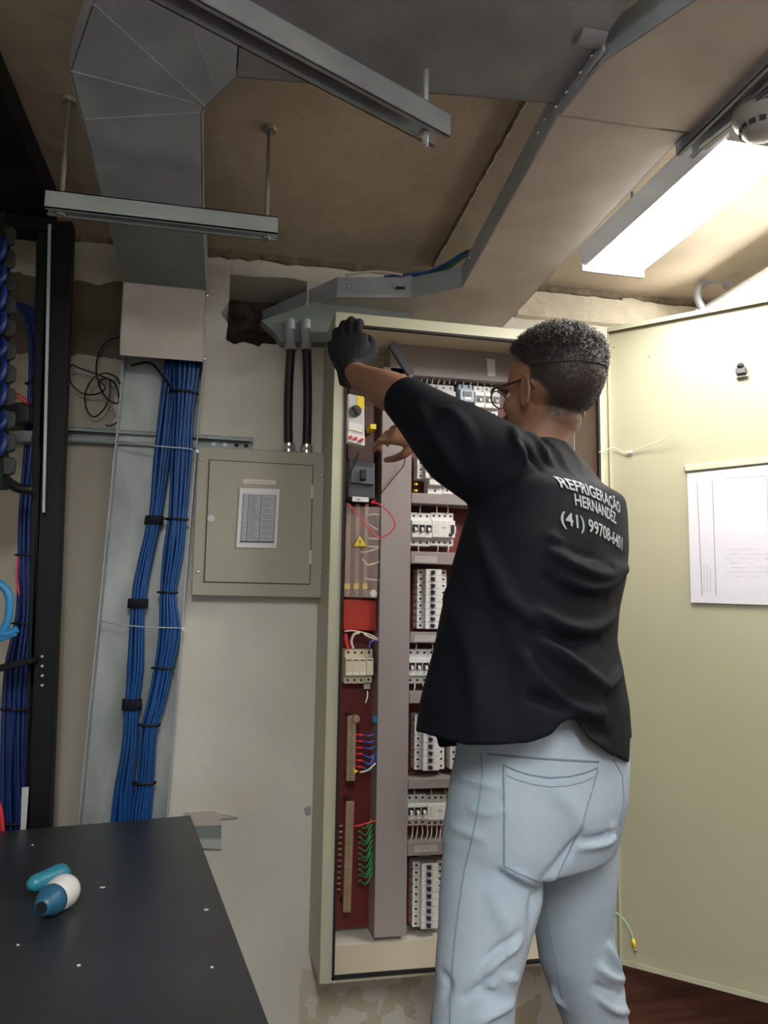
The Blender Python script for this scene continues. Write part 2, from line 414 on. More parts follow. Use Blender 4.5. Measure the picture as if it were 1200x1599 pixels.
# vertical tray on the wall
t = thing('wall_cable_tray', (-.17, 2.14, .4), 'worn galvanised tray standing on the wall behind the two blue cable bundles', 'cable tray')
def vt(z): k = (1.99-z)/1.2; return (-.232-.042*k, -.034-.038*k)
b = MB(); rs = []
(a0, a1), (c0, c1) = vt(2.0), vt(.25)
b.hexa([(c0, 2.135, .25), (c1, 2.135, .25), (a1, 2.135, 2.0), (a0, 2.135, 2.0)], [(c0, 2.138, .25), (c1, 2.138, .25), (a1, 2.138, 2.0), (a0, 2.138, 2.0)])
b.build('back_plate', 'trayw', t)
for i in (0, 1):
    lo, hi = vt(.25)[i], vt(1.97)[i]; s = -1 if i == 0 else 1
    b = MB(); b.hexa([(lo-.001, 2.08, .25), (lo+.001, 2.08, .25), (lo+.001, 2.138, .25), (lo-.001, 2.138, .25)],
                     [(hi-.001, 2.08, 1.93), (hi+.001, 2.08, 1.93), (hi+.001, 2.138, 1.93), (hi-.001, 2.138, 1.93)])
    b.build('side_lip', 'galvb', t)
for z in (1.66, 1.21):
    xa, xb = vt(z); b = MB(); b.tube(curve([(xa-.006, 2.09, z+.012), (xa+.03, 2.07, z+.006), ((xa+xb)/2, 2.055, z-.002), (xb-.02, 2.055, z-.004), (xb+.006, 2.08, z-.006)], 6), .0016, 6)
    b.build('retaining_wire', 'strut', t)
    b = MB(); b.cyl((xb+.004, 2.078, z-.006), (xb+.004, 2.070, z-.006), .005, 12); b.build('bolt', 'strut', t)

# blue bundles
def bundle(name, pxs, widths, Y0, label, nst, m='blue', seed=1, depth=.6, Yend=None):
    t = thing(name, P(pxs[-1][0], pxs[-1][1], Y=Y0), label, 'cables')
    rnd = random.Random(seed)
    ctr = curve([P(x, y, Y=Y0 if Yend is None else Y0+(Yend-Y0)*i/(len(pxs)-1)) for i, (x, y) in enumerate(pxs)], 6)
    wd = []
    for i in range(len(widths)-1):
        for k in range(6): wd.append(widths[i]+(widths[i+1]-widths[i])*k/6)
    wd.append(widths[-1])
    b = MB(); spots = []
    for k in range(nst):
        a = 2*math.pi*k/nst*2.4+rnd.random()*.5; q = math.sqrt((k+.6)/nst); spots.append((q*math.cos(a), q*math.sin(a), rnd.random()*6))
    for (u, v, ph) in spots:
        pts = []
        for i, c in enumerate(ctr):
            hw = wd[i]/2-.003; s = math.sin(i*.22+ph)*.12
            pts.append(c+Vector(((u+s*(1-abs(u)))*hw, (v-s*.5)*hw*depth, 0)))
        b.tube(pts, .0036, 6)
    b.build('cable_strands', m, t, True, kind='stuff')
    return t, ctr, wd
def ring_strap(t, c, d, w_, h, m, name, depth=.62):
    b = MB(); n = 20; d = d.normalized(); rs = []
    for z in (-h/2, h/2):
        rs.append([c+d*z+Vector((math.cos(2*math.pi*k/n)*(w_/2+.003), math.sin(2*math.pi*k/n)*(w_/2*depth+.003), 0)) for k in range(n)])
    b.rings(rs); b.build(name, m, t, True)
YB1 = 2.09
pxL = [(272, 560), (262, 640), (252, 720), (243, 800), (228, 870), (219, 915), (214, 960), (211, 1040), (206, 1100), (202, 1170), (193, 1230), (188, 1290), (182, 1400)]
wL = [.055, .055, .048, .036, .040, .042, .038, .046, .037, .044, .052, .058, .06]
t, c, wd = bundle('cable_bundle', pxL, wL, YB1, 'left blue cable bundle on the wall tray, held by three black velcro straps', 26, seed=2)
for py, h in ((818, .022), (946, .024), (1101, .027)):
    i = min(range(len(c)), key=lambda j: abs(px_of(c[j])[1]-py)); ring_strap(t, c[i], c[i+1]-c[i-1] if i else c[1]-c[0], wd[i]+.004, h, 'velcro', 'velcro_strap', .7)
pxR = [(290, 560), (286, 640), (282, 720), (277, 800), (270, 860), (262, 925), (264, 985), (255, 1043), (243, 1100), (232, 1140), (227, 1210), (218, 1290), (212, 1400)]
wR = [.085, .058, .058, .050, .058, .044, .062, .050, .050, .045, .046, .058, .062]
t, c, wd = bundle('cable_bundle', pxR, wR, YB1-.012, 'right blue cable bundle on the wall tray, held by thin black ties', 30, seed=3)
for py in (610, 806, 925, 1045, 1133, 1217):
    i = min(range(len(c)), key=lambda j: abs(px_of(c[j])[1]-py)); ring_strap(t, c[i], c[i+1]-c[i-1], wd[i]+.002, .005, 'black', 'cable_tie', .64)
b = MB(); b.tube(curve([P(205, 570, Y=2.11), P(235, 567, Y=2.10), P(256, 590, Y=2.08), P(268, 606, Y=2.05)], 6), .003, 6)
tag(b.build('black_cable', 'black', smooth=True), 'thin black cable crossing the tray to the right blue bundle', 'cable')
# blue cables lying in the overhead bend
b = MB(); rnd = random.Random(4)
for k in range(16):
    o = rnd.random()*.05; z = TZ+.03+rnd.random()*.03
    b.tube(curve([(.5, 1.17-o, z), (.2, 1.19-o, z), (.06, 1.205-o*.6, z), (-.012-o*.3, 1.245-o*.2, z), (-.05-o, 1.32, z), (-.07-o, 1.5, z), (-.07-o, 1.9, z), (-.07-o, 2.06, z-.03), (-.075-o, 2.085, z-.12)], 8), .0036, 6)
tag(b.build('blue_cables', 'blue', smooth=True), 'blue cables lying in the overhead tray, peeking out at the inside of its bend', 'cables', kind='stuff')
b = MB(); b.tube(curve([P(360, 122, Z=TZ+.02), P(333, 133, Z=TZ+.02), P(318, 158, Z=TZ+.02), P(311, 182, Z=TZ+.02)], 6), .0035, 6)
for d in (.007, .014): b.tube(curve([P(362, 122, Z=TZ+.02)+Vector((d*.3, d*.1, 0)), P(338, 134, Z=TZ+.02)+Vector((-d*.2, -d, 0)), P(320, 160, Z=TZ+.02)+Vector((-d, -d*.5, 0)), P(311, 186, Z=TZ+.02)+Vector((-d, 0, 0))], 6), .0035, 6)
for k, px, col in ((0, [(600, 432), (640, 428), (670, 424), (700, 410), (722, 396)], 'blue'), (1, [(612, 437), (650, 432), (690, 422), (716, 404), (740, 388)], 'green'), (2, [(540, 430), (580, 424), (612, 426), (640, 431), (660, 430)], 'wirew'), (3, [(628, 436), (655, 428), (680, 421), (708, 408), (730, 392)], 'blued')):
    bb = MB()
    for j in range(3 if k != 2 else 1):
        bb.tube(curve([P(x, y+j*2, Z=TZ+.06+.004*j) for x, y in px], 6), .0036, 6)
    tag(bb.build('tray_cables', col, smooth=True), ['blue cables spilling over the lip of the tray above the cabinet', 'green cables in the corner of the tray above the cabinet', 'single pale cable lying along the tray lip above the cabinet', 'dark blue cables tucked behind the green ones in the tray corner'][k], 'cables')
tag(b.build('blue_cables', 'blue', smooth=True), 'three blue cables hugging the inner corner of the overhead tray bend', 'cables')

# hanger struts
def channel(parent, a, c, h, wdt, m, name='channel'):
    a, c = Vector(a), Vector(c); d = (c-a).normalized(); n = Vector((-d.y, d.x, 0)).normalized()*(wdt/2); z = Vector((0, 0, h)); e = .0022
    b = MB()
    for s in (-1, 1):
        q = n*s; k = n.normalized()*e*s
        b.hexa([a+q, c+q, c+q-k, a+q-k], [a+q+z, c+q+z, c+q-k+z, a+q-k+z])
    b.hexa([a-n+z, c-n+z, c+n+z, a+n+z], [a-n+z-Vector((0, 0, e)), c-n+z-Vector((0, 0, e)), c+n+z-Vector((0, 0, e)), a+n+z-Vector((0, 0, e))])
    for s in (-1, 1):
        q = n*s; k = n.normalized()*.009*s
        b.hexa([a+q, c+q, c+q-k, a+q-k], [a+q+Vector((0, 0, e)), c+q+Vector((0, 0, e)), c+q-k+Vector((0, 0, e)), a+q-k+Vector((0, 0, e))])
    return b.build(name, m, parent)
sz = 2.00
SA = P(73, 333, Z=sz); SB = P(433, 369, Z=sz); SA.y = SB.y = (SA.y+SB.y)/2
t = thing('hanger_strut', (SA+SB)/2, 'grey steel channel hanging level below the blue-grey tray on two thin rods', 'strut')
channel(t, SA, SB, .036, .036, 'strut')
for px in (96, 417):
    x = P(px, 320, Y=SA.y).x
    b = MB(); b.cyl((x, SA.y, sz-.004), (x, SA.y, CEIL), .0045, 8); b.build('threaded_rod', 'rod', t, True)
    b = MB(); b.cyl((x, SA.y, CEIL-.008), (x, SA.y, CEIL), .014, 12); b.build('ceiling_rosette', 'rod', t)
    b = MB(); b.cyl((x, SA.y, sz-.006), (x, SA.y, sz), .009, 6); b.build('nut', 'rod', t)
s2 = 2.0
A2, B2 = P(215, -30, Z=s2), P(690, 222, Z=s2)
t = thing('hanger_strut', (A2+B2)/2, 'long grey steel channel slanting across the top of the picture to a single short rod', 'strut')
channel(t, A2, B2, .04, .04, 'galv')
q = A2.lerp(B2, .93)
b = MB(); b.cyl(q-Vector((0, 0, .02)), (q.x, q.y, CEIL), .005, 8); b.build('threaded_rod', 'strut', t, True)
b = MB(); b.cyl(q-Vector((0, 0, .004)), q+Vector((0, 0, .004)), .010, 6); b.build('nut', 'steel', t)

# lamps
def lamp(name, x0, x1, y0, y1, z, label, lm, side=.012):
    t = thing(name, ((x0+x1)/2, (y0+y1)/2, z), label, 'lamp')
    b = MB(); b.prism([(x0-.006, y0, z+side), (x0-.022 if side < .02 else x0-.006, y0, z+.055), (x0+.02, y0, z+.075), (x1-.02, y0, z+.075), (x1+.012, y0, z+.055), (x1+.012, y0, z+.046)], (0, y1-y0, 0)); b.build('housing', 'housing', t, bevel=.002)
    b = MB(); b.prism([(x0-.004, y0+.01, z+.045), (x0, y0+.01, z+.01), (x0+.012, y0+.01, z), (x1-.012, y0+.01, z), (x1, y0+.01, z+.01), (x1+.004, y0+.01, z+.045)], (0, y1-y0-.02, 0)); b.build('diffuser', lm, t)
    for y in (y0, y1):
        b = MB(); b.box(x0-.014, x1+.014, y-.006, y+.006, z+.0, z+.06); b.build('end_cap', 'housing', t, bevel=.002)
    for y in (y0+.1, y1-.1):
        b = MB(); b.cyl(((x0+x1)/2, y, z+.07), ((x0+x1)/2, y, CEIL), .004, 8); b.build('suspension_rod', 'rod', t)
lamp('ceiling_lamp', .862, 1.0, 1.14, 1.70, 2.075, 'long bright fluorescent lamp hanging beside the wide tray, near the grey detector', 'lamp1')
lamp('ceiling_lamp', 1.39, 1.50, .95, 2.03, 2.10, 'bright lamp at the right edge, showing just above the open cabinet door', 'lamp2', .046)
t = thing('mounting_channel', (.93, .95, 2.1), 'dark double steel channel running on from the long lamp to the top right corner', 'channel')
channel(t, P(1070, 245, Z=2.075), P(1225, 95, Z=2.075), .03, .035, 'galvd', 'rail')
channel(t, P(1097, 232, Z=2.07), P(1252, 110, Z=2.07), .03, .02, 'galv', 'rail')
t = thing('smoke_detector', P(1190, 205, Z=2.05), 'round grey detector with slotted rim at the near end of the lit lamp', 'detector')
dc = P(1192, 190, Z=2.06)
b = MB(); rs = []
for r_, z in ((.045, .03), (.048, .012), (.044, .0), (.036, -.008), (.033, -.018), (.022, -.026), (.004, -.028)):
    rs.append([dc+Vector((math.cos(a*math.pi/16)*r_, math.sin(a*math.pi/16)*r_, z)) for a in range(32)])
b.rings(rs); b.build('dome', 'det', t, 'auto')
for k in range(14):
    a = 2*math.pi*k/14; c_ = dc+Vector((math.cos(a)*.035, math.sin(a)*.035, -.013)); d = Vector((math.cos(a), math.sin(a), 0)); s = Vector((-d.y, d.x, 0))
    b = MB(); b.obox(c_, d*.002, s*.005, Vector((0, 0, .004))); b.build('vent_slot', 'dgrey', t)
hp = [P(1133, 440, Y=2.0), P(1110, 437, Y=2.0), P(1093, 447, Y=2.0), P(1090, 465, Y=2.0), P(1098, 480, Y=2.0), P(1112, 492, Y=2.0)]
b = MB(); b.tube(curve([Vector((hp[0].x+.02, 2.02, CEIL))]+hp+[hp[-1]+Vector((.05, 0, -.06))], 6), .011, 12)
tag(b.build('bent_conduit', 'galvd', smooth=True), 'short grey conduit bent into a hook under the ceiling beside the far lamp', 'conduit')

# ================================================================== WALL ITEMS
# strut rail on the wall
zr = P(350, 693, Y=2.13).z
t = thing('wall_rail', (-.2, 2.14, zr), 'grey strut rail fixed level on the wall behind the tray, above the small panel', 'rail')
xe = P(396, 693, Y=2.12).x
b = MB(); b.box(-.75, xe, 2.145, 2.149, zr-.018, zr+.018); b.box(-.75, xe, 2.118, 2.149, zr+.016, zr+.019); b.box(-.75, xe, 2.118, 2.149, zr-.019, zr-.016)
b.box(-.75, xe, 2.118, 2.120, zr+.009, zr+.017); b.box(-.75, xe, 2.118, 2.120, zr-.017, zr-.009); b.build('channel', 'galvg', t)
for x in (.0, .03, .06, .085):
    b = MB(); b.cyl((x, 2.1448, zr), (x, 2.143, zr), .006, 10); b.build('slot', 'gasket' if x > .05 else 'strut', t)
# small breaker panel
x0, x1, z0, z1 = -.040, .296, 1.287, 1.673
t = thing('breaker_panel', (.128, 2.15, z0), 'small closed grey-green breaker panel on the wall with a printed list on its door', 'panel')
b = MB(); b.box(x0+.006, x1-.006, 2.103, 2.149, z0+.005, z1-.005); b.build('back_box', 'cabpanel', t)
b = MB(); b.box(x0, x1, 2.096, 2.104, z0, z1); b.build('front_frame', 'cabpanel', t, bevel=.003)
dl, dr, db, dt = P(324, 800, Y=2.09).x, P(487, 800, Y=2.09).x, P(400, 910, Y=2.09).z, P(400, 722, Y=2.09).z
b = MB(); b.box(dl-.002, dr+.002, 2.0955, 2.097, db-.002, dt+.002); b.build('door_gap', 'gasket', t)
b = MB(); b.box(dl, dr, 2.092, 2.0955, db, dt); dd = b.build('door', 'cabpanel', t, bevel=.0015)
b = MB(); b.cyl((dl+.01, 2.0925, (db+dt)/2+.005), (dl+.01, 2.090, (db+dt)/2+.005), .009, 16); b.build('latch', 'greyp', dd)
for z in (dt-.07, db+.07):
    b = MB(); b.box(dr-.004, dr+.003, 2.089, 2.093, z-.018, z+.018); b.build('hinge', 'cabin', dd, bevel=.001)
for x, z in ((x0+.008, z1-.035), (x0+.014, z0+.06), (x1-.01, z1-.06), (x1-.008, z0+.065)):
    b = MB(); b.ell((x, 2.095, z), (.004, 0, 0), (0, .002, 0), (0, 0, .004), 10, 6); b.build('screw', 'steel', t, True)
# list
A, B_, C_, D_ = [P(x, y, Y=2.089) for x, y in ((375, 762), (437, 764), (432, 856), (369, 855))]
t2 = thing('circuit_list', (A+C_)/2, 'plastic sleeve with a printed circuit table taped on the small panel door', 'paper')
b = MB(); b.prism([A, B_, C_, D_], (0, -.0012, 0)); b.build('sleeve', 'paper', t2)
def lerp4(u, v, off=0.): p = (A.lerp(B_, u)).lerp(D_.lerp(C_, u), v); return p+Vector((0, -.0014-off, 0))
b = MB(); b.prism([lerp4(.08, .09), lerp4(.93, .09), lerp4(.93, .91), lerp4(.08, .91)], (0, -.0004, 0)); b.build('list_sheet', mat('grey_sheet', (.52, .54, .58), .6), t2)
b = MB()
def rule(u0_, v0_, u1_, v1_, w_=.0006):
    a, c = lerp4(u0_, v0_, .0005), lerp4(u1_, v1_, .0005); d = (c-a).normalized(); n = Vector((-d.z, 0, d.x))*w_
    b.prism([a-n, c-n, c+n, a+n], (0, -.0003, 0))
for k in range(24): rule(.1, .12+k*.032, .91, .12+k*.032, .0005)
for u in (.1, .24, .55, .91): rule(u, .1, u, .9, .0007)
rule(.08, .9, .93, .9, .0022)
b.build('table_lines', 'ink', t2)
b = MB()
for k in range(23):
    L_ = .12+.15*random.random(); b_a = .58; rule(.28, .136+k*.032, .28+L_, .136+k*.032, .0011)
    if k % 3: rule(.6, .136+k*.032, .6+.1+.15*random.random(), .136+k*.032, .0009)
b.build('printed_rows', 'ink2', t2)
A, B_, C_, D_ = [P(x, y, Y=2.0915) for x, y in ((380, 748), (431, 750), (431, 757), (380, 755))]
t2 = thing('panel_label', (A+C_)/2, 'narrow cream label strip stuck above the circuit list on the small panel', 'label')
b = MB(); b.prism([A, B_, C_, D_], (0, -.0008, 0)); b.build('strip', 'cabin', t2)
b = MB(); rule(.15, .5, .42, .5, .0006); rule(.46, .5, .85, .5, .0006); b.build('print', 'ink2', t2)
# flexible conduits
for i, (xt, xb, yt, lab) in enumerate(((455, 451, 525, 'left of the two black flexible conduits above the small panel'), (479, 479, 527, 'right of the two black flexible conduits above the small panel'))):
    top = P(xt, 540, Y=2.078); bot = P(xb, 702, Y=2.118)
    t = thing('flexible_conduit', (bot.x, bot.y, z1), lab, 'conduit')
    b = MB(); N = 110; path = []; rr = []
    for k in range(N+1):
        p = top.lerp(bot, k/N)+Vector((math.sin(k/N*math.pi)*(-.004 if i == 0 else .003), 0, 0)); path.append(p); rr.append(.0125 if k % 2 else .0112)
    b.tube(path, rr, 14); b.build('sleeve', 'black', t, True)
    tt = P(xt-1, 546, Y=2.080); tq = P(xt-2, 500, Y=2.082)
    b = MB(); b.cyl(tt, tq, .0145, 16); b.build('upper_connector', 'galv', t, 'auto')
    b = MB(); b.cyl(tt-Vector((0, 0, .002)), tt+Vector((0, 0, .012)), .017, 8); b.build('lock_ring', 'galv', t, 'auto')
    b = MB(); b.cyl((bot.x, 2.118, z1-.002), (bot.x, 2.118, z1+.024), .016, 16); b.cyl((bot.x, 2.118, z1+.008), (bot.x, 2.118, z1+.016), .0175, 8); b.build('lower_connector', 'steel', t, 'auto')
# coiled black cable
pts = [(190, 525), (165, 535), (152, 560), (152, 590), (165, 605), (152, 615), (130, 615), (112, 600), (108, 582), (112, 570), (125, 575), (160, 588), (180, 600), (186, 628), (170, 625), (158, 608), (155, 595), (170, 592), (172, 612), (165, 635), (148, 651), (136, 640), (133, 615), (145, 592), (162, 583), (180, 588), (188, 600)]
b = MB(); b.tube(curve([P(x, y, Y=2.10+.02*math.sin(i*1.3)) for i, (x, y) in enumerate(pts)], 6), .0022, 6)
tag(b.build('coiled_cable', 'black', smooth=True), 'thin black cable hanging in loose loops left of the wall tray', 'cable')
b = MB(); b.tube(curve([P(x, y, Y=2.11) for x, y in ((187, 652), (182, 660), (172, 665), (165, 664))], 5), .002, 6)
tag(b.build('cable_end', 'black', smooth=True), 'short curved black cable end below the coiled loops', 'cable')
# bracket by the desk
c1, c2, c3, c4 = [P(x, y, Y=2.14) for x, y in ((302, 1288), (346, 1290), (346, 1312), (306, 1312))]
t = thing('wall_bracket', (c3+c4)/2, 'cut end of a grey steel strut on the wall at the desk corner', 'bracket')
b = MB(); b.prism([c1, c2, c3, c4], (0, .012, 0)); b.build('channel', 'galvg', t)
b = MB(); b.prism([P(x, y, Y=2.132) for x, y in ((306, 1311), (346, 1311), (346, 1326), (306, 1324))], (0, .016, 0)); b.build('lower_flange', 'strut', t)
b = MB(); b.prism([P(x, y, Y=2.138) for x, y in ((288, 1271), (330, 1268), (345, 1273), (372, 1277), (345, 1279), (346, 1289), (302, 1290))], (0, .013, 0))
b.build('torn_plaster', 'galvl', t)
b = MB(); b.prism([P(x, y, Y=2.1495) for x, y in ((474, 1262), (485, 1258), (486, 1272), (478, 1274))], (0, -.001, 0)); tag(b.build('wall_chip', 'galvd'), 'small grey chip in the paint beside the tall cabinet', 'chip')

# ================================================================== RACK (left)
RY = 1.93
def bar(parent, pts_px, Y, d, m, name, bevel=0):
    b = MB(); b.prism([P(x, y, Y=Y) for x, y in pts_px], (0, d, 0)); return b.build(name, m, parent, bevel=bevel)
t = thing('server_rack', (-.5, 1.6, 0), 'tall black open server rack at the left edge', 'rack')
def post(pa, pb, name='post', ext=True):
    (ax, aw), (bx, bw) = pa, pb
    a0, a1 = P(ax, 345, Y=RY), P(ax+aw, 345, Y=RY); b0, b1 = P(bx, 1290, Y=RY), P(bx+bw, 1290, Y=RY)
    k = (a0.z-0)/(a0.z-b0.z); f0, f1 = a0.lerp(b0, k), a1.lerp(b1, k)
    b = MB(); b.prism([a0, a1, f1, f0], (0, .05, 0)); return b.build(name, 'rack', t, bevel=.002)
post((80, 33), (42, 35)); post((57, 18), (38, 3))
b = MB()
q = [P(88, 345, Y=RY), P(88, 300, Y=RY)]
zt = q[0].z
e1, e2 = P(86, 296, Z=zt+.05), P(-4, 80, Z=zt+.05)
b.prism([(e1.x, 1.92, zt), (e1.x, e1.y, zt), (e2.x, e2.y, zt), (e2.x-.2, .7, zt), (-1.15, .7, zt), (-1.15, 1.92, zt)], (0, 0, .06))
b.build('top_panel', 'rack', t)
b = MB(); b.box(-1.1, e1.x, RY-.01, RY+.06, zt-.03, zt); b.build('cross_rail', 'rack', t)
b = MB(); b.box(-1.15, -1.10, 1.8, 1.9, 0, zt); b.build('post', 'rack', t)
for x, y in ((66, 1025), (66, 1040), (66, 1055), (66, 1070)):
    b = MB(); p = P(x, y, Y=RY-.001); b.cyl(p, p-Vector((0, .002, 0)), .003, 8); b.build('hole', 'greyp', t)
b = MB(); b.prism([P(x, y, Y=RY-.03) for x, y in ((75, 350), (80, 350), (70, 800), (66, 800))], (0, .004, 0)); b.build('edge_strip', 'strut', t)
bar(t, ((-60, 1052), (50, 1026), (52, 1036), (-60, 1064)), RY-.06, .06, 'rack', 'shelf_arm', .002)
bar(t, ((-60, 672), (52, 672), (48, 690), (-60, 690)), RY+.06, .04, 'galvg', 'rear_rail', .002)
bar(t, ((34, 1230), (45, 1229), (40, 1300), (32, 1300)), RY-.03, .003, 'greyp', 'rack_strip')
# cable manager with fingers
t = thing('cable_manager', P(10, 700, Y=1.75), 'black finger cable manager at the far left of the rack', 'cable manager')
bar(t, ((-60, 330), (8, 330), (4, 760), (-60, 760)), 1.74, .05, 'rack', 'spine')
for k in range(11):
    y = 352+k*36
    b = MB(); a = P(4, y, Y=1.74); b.prism([a, P(21, y+2, Y=1.74), P(24, y+8, Y=1.74), P(22, y+26, Y=1.74), P(14, y+30, Y=1.74), P(4, y+29, Y=1.74)], (0, .012, 0)); b.build('finger', 'dark', t, bevel=.002)
t, c, wd = bundle('cable_bundle', [(10, 470), (38, 482), (55, 520), (56, 600), (50, 700), (42, 800), (40, 880), (38, 960), (28, 1040), (24, 1120), (22, 1200), (22, 1300), (22, 1400)], [.03, .045, .045, .045, .045, .045, .045, .05, .075, .075, .075, .08, .08], 2.04, 'dark blue cable bundle hanging inside the black rack', 24, 'blued', 5, Yend=2.02)
for py in (606, 866, 968, 1105, 1275):
    i = min(range(len(c)), key=lambda j: abs(px_of(c[j])[1]-py)); ring_strap(t, c[i], c[max(i, 1)+1]-c[max(i, 1)-1], wd[i], .004, 'black', 'cable_tie')
b = MB()
for k in range(9): b.tube(curve([P(-10, 370+k*38, Y=1.78), P(6, 378+k*38+6*math.sin(k*2.), Y=1.73), P(2, 400+k*38, Y=1.72), P(-12, 410+k*38, Y=1.74)], 5), .006, 8)
tag(b.build('patch_cables', 'blued', smooth=True), 'dark blue patch cables tucked in the finger manager', 'cables', kind='stuff')
for i, (pl, r_, lab) in enumerate(((((-10, 905), (12, 925), (14, 960), (4, 985), (-10, 1000)), .012, 'light blue patch lead curving by the rack edge, upper loop'), (((-10, 985), (10, 990), (28, 982)), .011, 'light blue plug lead pointing right, below the upper loop'), (((-8, 1002), (8, 996), (26, 990)), .006, 'thin cyan lead under the plug lead'))):
    b = MB(); b.tube(curve([P(x, y, Y=1.78) for x, y in pl], 6), r_*.7, 10); tag(b.build('patch_lead', 'cyan', smooth=True), lab, 'cable')
b = MB(); b.tube(curve([P(x, y, Y=1.86) for x, y in ((-5, 1245), (2, 1270), (4, 1300), (4, 1340))], 5), .004, 8); tag(b.build('red_cable', 'redw', smooth=True), 'red cable at the left edge just above the desk', 'cable')
b = MB(); b.tube(curve([P(x, y, Y=1.88) for x, y in ((-6, 730), (10, 750), (28, 762), (50, 765))], 5), .011, 8); tag(b.build('thick_cable', 'black', smooth=True), 'thick black cable sagging across the rack to its post', 'cable')
for k, yy in enumerate((612, 618)):
    b = MB(); b.tube(curve([P(x, y, Y=1.94) for x, y in ((8, yy), (25, yy+2), (45, yy+14))], 5), .002, 6); tag(b.build('red_wire', 'redw', smooth=True), ['upper', 'lower'][k]+' of two thin red wires above the black rack device', 'wire')
bb = MB(); bb.prism([P(x, y, Y=1.95) for x, y in ((-60, 626), (46, 628), (46, 658), (-60, 660))], (0, .1, 0)); tag(bb.build('rack_device', 'dark', bevel=.003), 'flat black device on the rear rail of the rack', 'device')
bb = MB(); bb.tube(curve([P(x, y, Y=1.86) for x, y in ((28, 870), (26, 900), (30, 930))], 5), .002, 6); tag(bb.build('red_wire', 'redw', smooth=True), 'thin dark red wire beside the dark blue rack bundle', 'wire')

# ================================================================== DESK
DZ = .80
d0, d1 = P(0, 1297, Z=DZ), P(298, 1272, Z=DZ); d1.y = min(d1.y, 2.09)
e0, e1 = P(298, 1273, Z=DZ), P(421, 1599, Z=DZ)
# corner at the wall, then along right edge and back edge
C0 = e0.copy(); back = (d0-d1).normalized(); right = (e1-e0).normalized()
t = thing('desk', (C0.x-.5, C0.y-.6, 0), 'black laminate desk top filling the lower left corner', 'desk')
L1, L2 = 1.15, 1.25
cs = [C0, C0+back*L1, C0+back*L1+right*L2, C0+right*L2]
b = MB(); b.prism([p-Vector((0, 0, .025)) for p in cs], (0, 0, .025)); b.build('desktop', 'laminate', t, bevel=.002)
b = MB(); q = [C0.lerp(c_, .12) if False else c_ for c_ in cs]
ctr = sum(cs, Vector())/4
for p in cs:
    f = p.lerp(ctr, .08); b = MB(); b.box(f.x-.025, f.x+.025, f.y-.025, f.y+.025, 0, DZ-.025); b.build('leg', 'rack', t, bevel=.002)
b = MB(); a_, c_ = cs[1].lerp(ctr, .1), cs[0].lerp(ctr, .1); b.prism([a_-Vector((0, 0, .4)), c_-Vector((0, 0, .4)), c_-Vector((0, 0, .027)), a_-Vector((0, 0, .027))], (0, .018, 0)); b.build('modesty_panel', 'lamedge', t)
for i, (x, y, s) in enumerate(((322, 1421, .0035), (123, 1508, .0025), (160, 1386, .003), (28, 1476, .002), (51, 1320, .002), (331, 1511, .002))):
    p = P(x, y, Z=DZ); b = MB(); b.obox(p+Vector((0, 0, .0006)), (s*1.3 if i == 2 else s*.8, s*.3, 0), (-s*.2, s*.6, 0), (0, 0, .0006))
    tag(b.build('paint_flake', 'chip'), ['white flake on the desk nearest its right edge, halfway up', 'white flake on the bare front area of the desk', 'elongated white flake right of the teal tool', 'tiny flake on the desk left of the front flake', 'tiny flake at the back of the desk above the teal tool', 'faint fleck on the front right of the desk'][i], 'flake')
# teal and white handheld device
t = thing('handheld_tool', P(80, 1400, Z=DZ), 'teal and white plastic handheld tool lying on the black desk', 'tool')
a, c = P(44, 1383, Z=DZ+.018), P(106, 1362, Z=DZ+.02)
b = MB(); pts = [a+(c-a)*k/8 for k in range(9)]; b.tube(pts, [.006, .0125, .014, .0145, .0155, .0165, .018, .017, .009], 16); b.build('handle', 'teal', t, True)
a, c = P(112, 1382, Z=DZ+.024), P(72, 1412, Z=DZ+.022)
d = c-a; b = MB(); pts = [a+d*k/8*.78 for k in range(9)]; b.tube(pts, [.006, .017, .022, .0245, .025, .0245, .0235, .0225, .0215], 20); b.build('white_shell', 'white', t, True)
b = MB(); pts = [a+d*(.74+.42*k/5) for k in range(6)]; b.tube(pts, [.0225, .0225, .0205, .0175, .014, .011], 20); b.build('nose', 'teald', t, True)
b = MB(); pts = [a+d*1.155, a+d*1.17]; b.tube(pts, [.0085, .0085], 16); b.build('nozzle', 'dark', t)

# ================================================================== BIG CABINET
FY, BY = 1.95, 2.22
t = thing('electrical_cabinet', ((cabL+cabR)/2, FY, cabB), 'tall beige electrical cabinet standing open, with a red plate inside', 'cabinet')
CAB = t
fl = .026
b = MB()
for (xa, xb) in ((cabL, cabL+.002), (cabR-.002, cabR)): b.box(xa, xb, FY, BY+.03, cabB, cabT)
b.box(cabL, cabR, FY, BY+.03, cabT-.002, cabT); b.box(cabL, cabR, FY, BY+.03, cabB, cabB+.002)
b.box(cabL, cabR, BY+.028, BY+.03, cabB, cabT); b.build('enclosure', 'cabin', t)
b = MB(); b.box(cabL-.001, cabL+fl, FY-.002, FY, cabB, cabT); b.build('front_flange', 'cab', t)
b = MB(); b.box(cabR-fl, cabR+.001, FY-.002, FY, cabB, cabT); b.build('front_flange', 'cab', t)
b = MB(); b.box(cabL+fl, cabR-fl, FY-.002, FY, cabT-.03, cabT); b.build('front_flange', 'cab', t)
b = MB(); b.box(cabL+fl, cabR-fl, FY-.002, FY, cabB, cabB+.008); b.build('front_flange', 'cab', t)
b = MB(); b.box(cabL-.002, cabL-.0002, FY, WY-.001, cabB, cabT); b.build('outer_side', 'cab', t)
b = MB()
g = .006
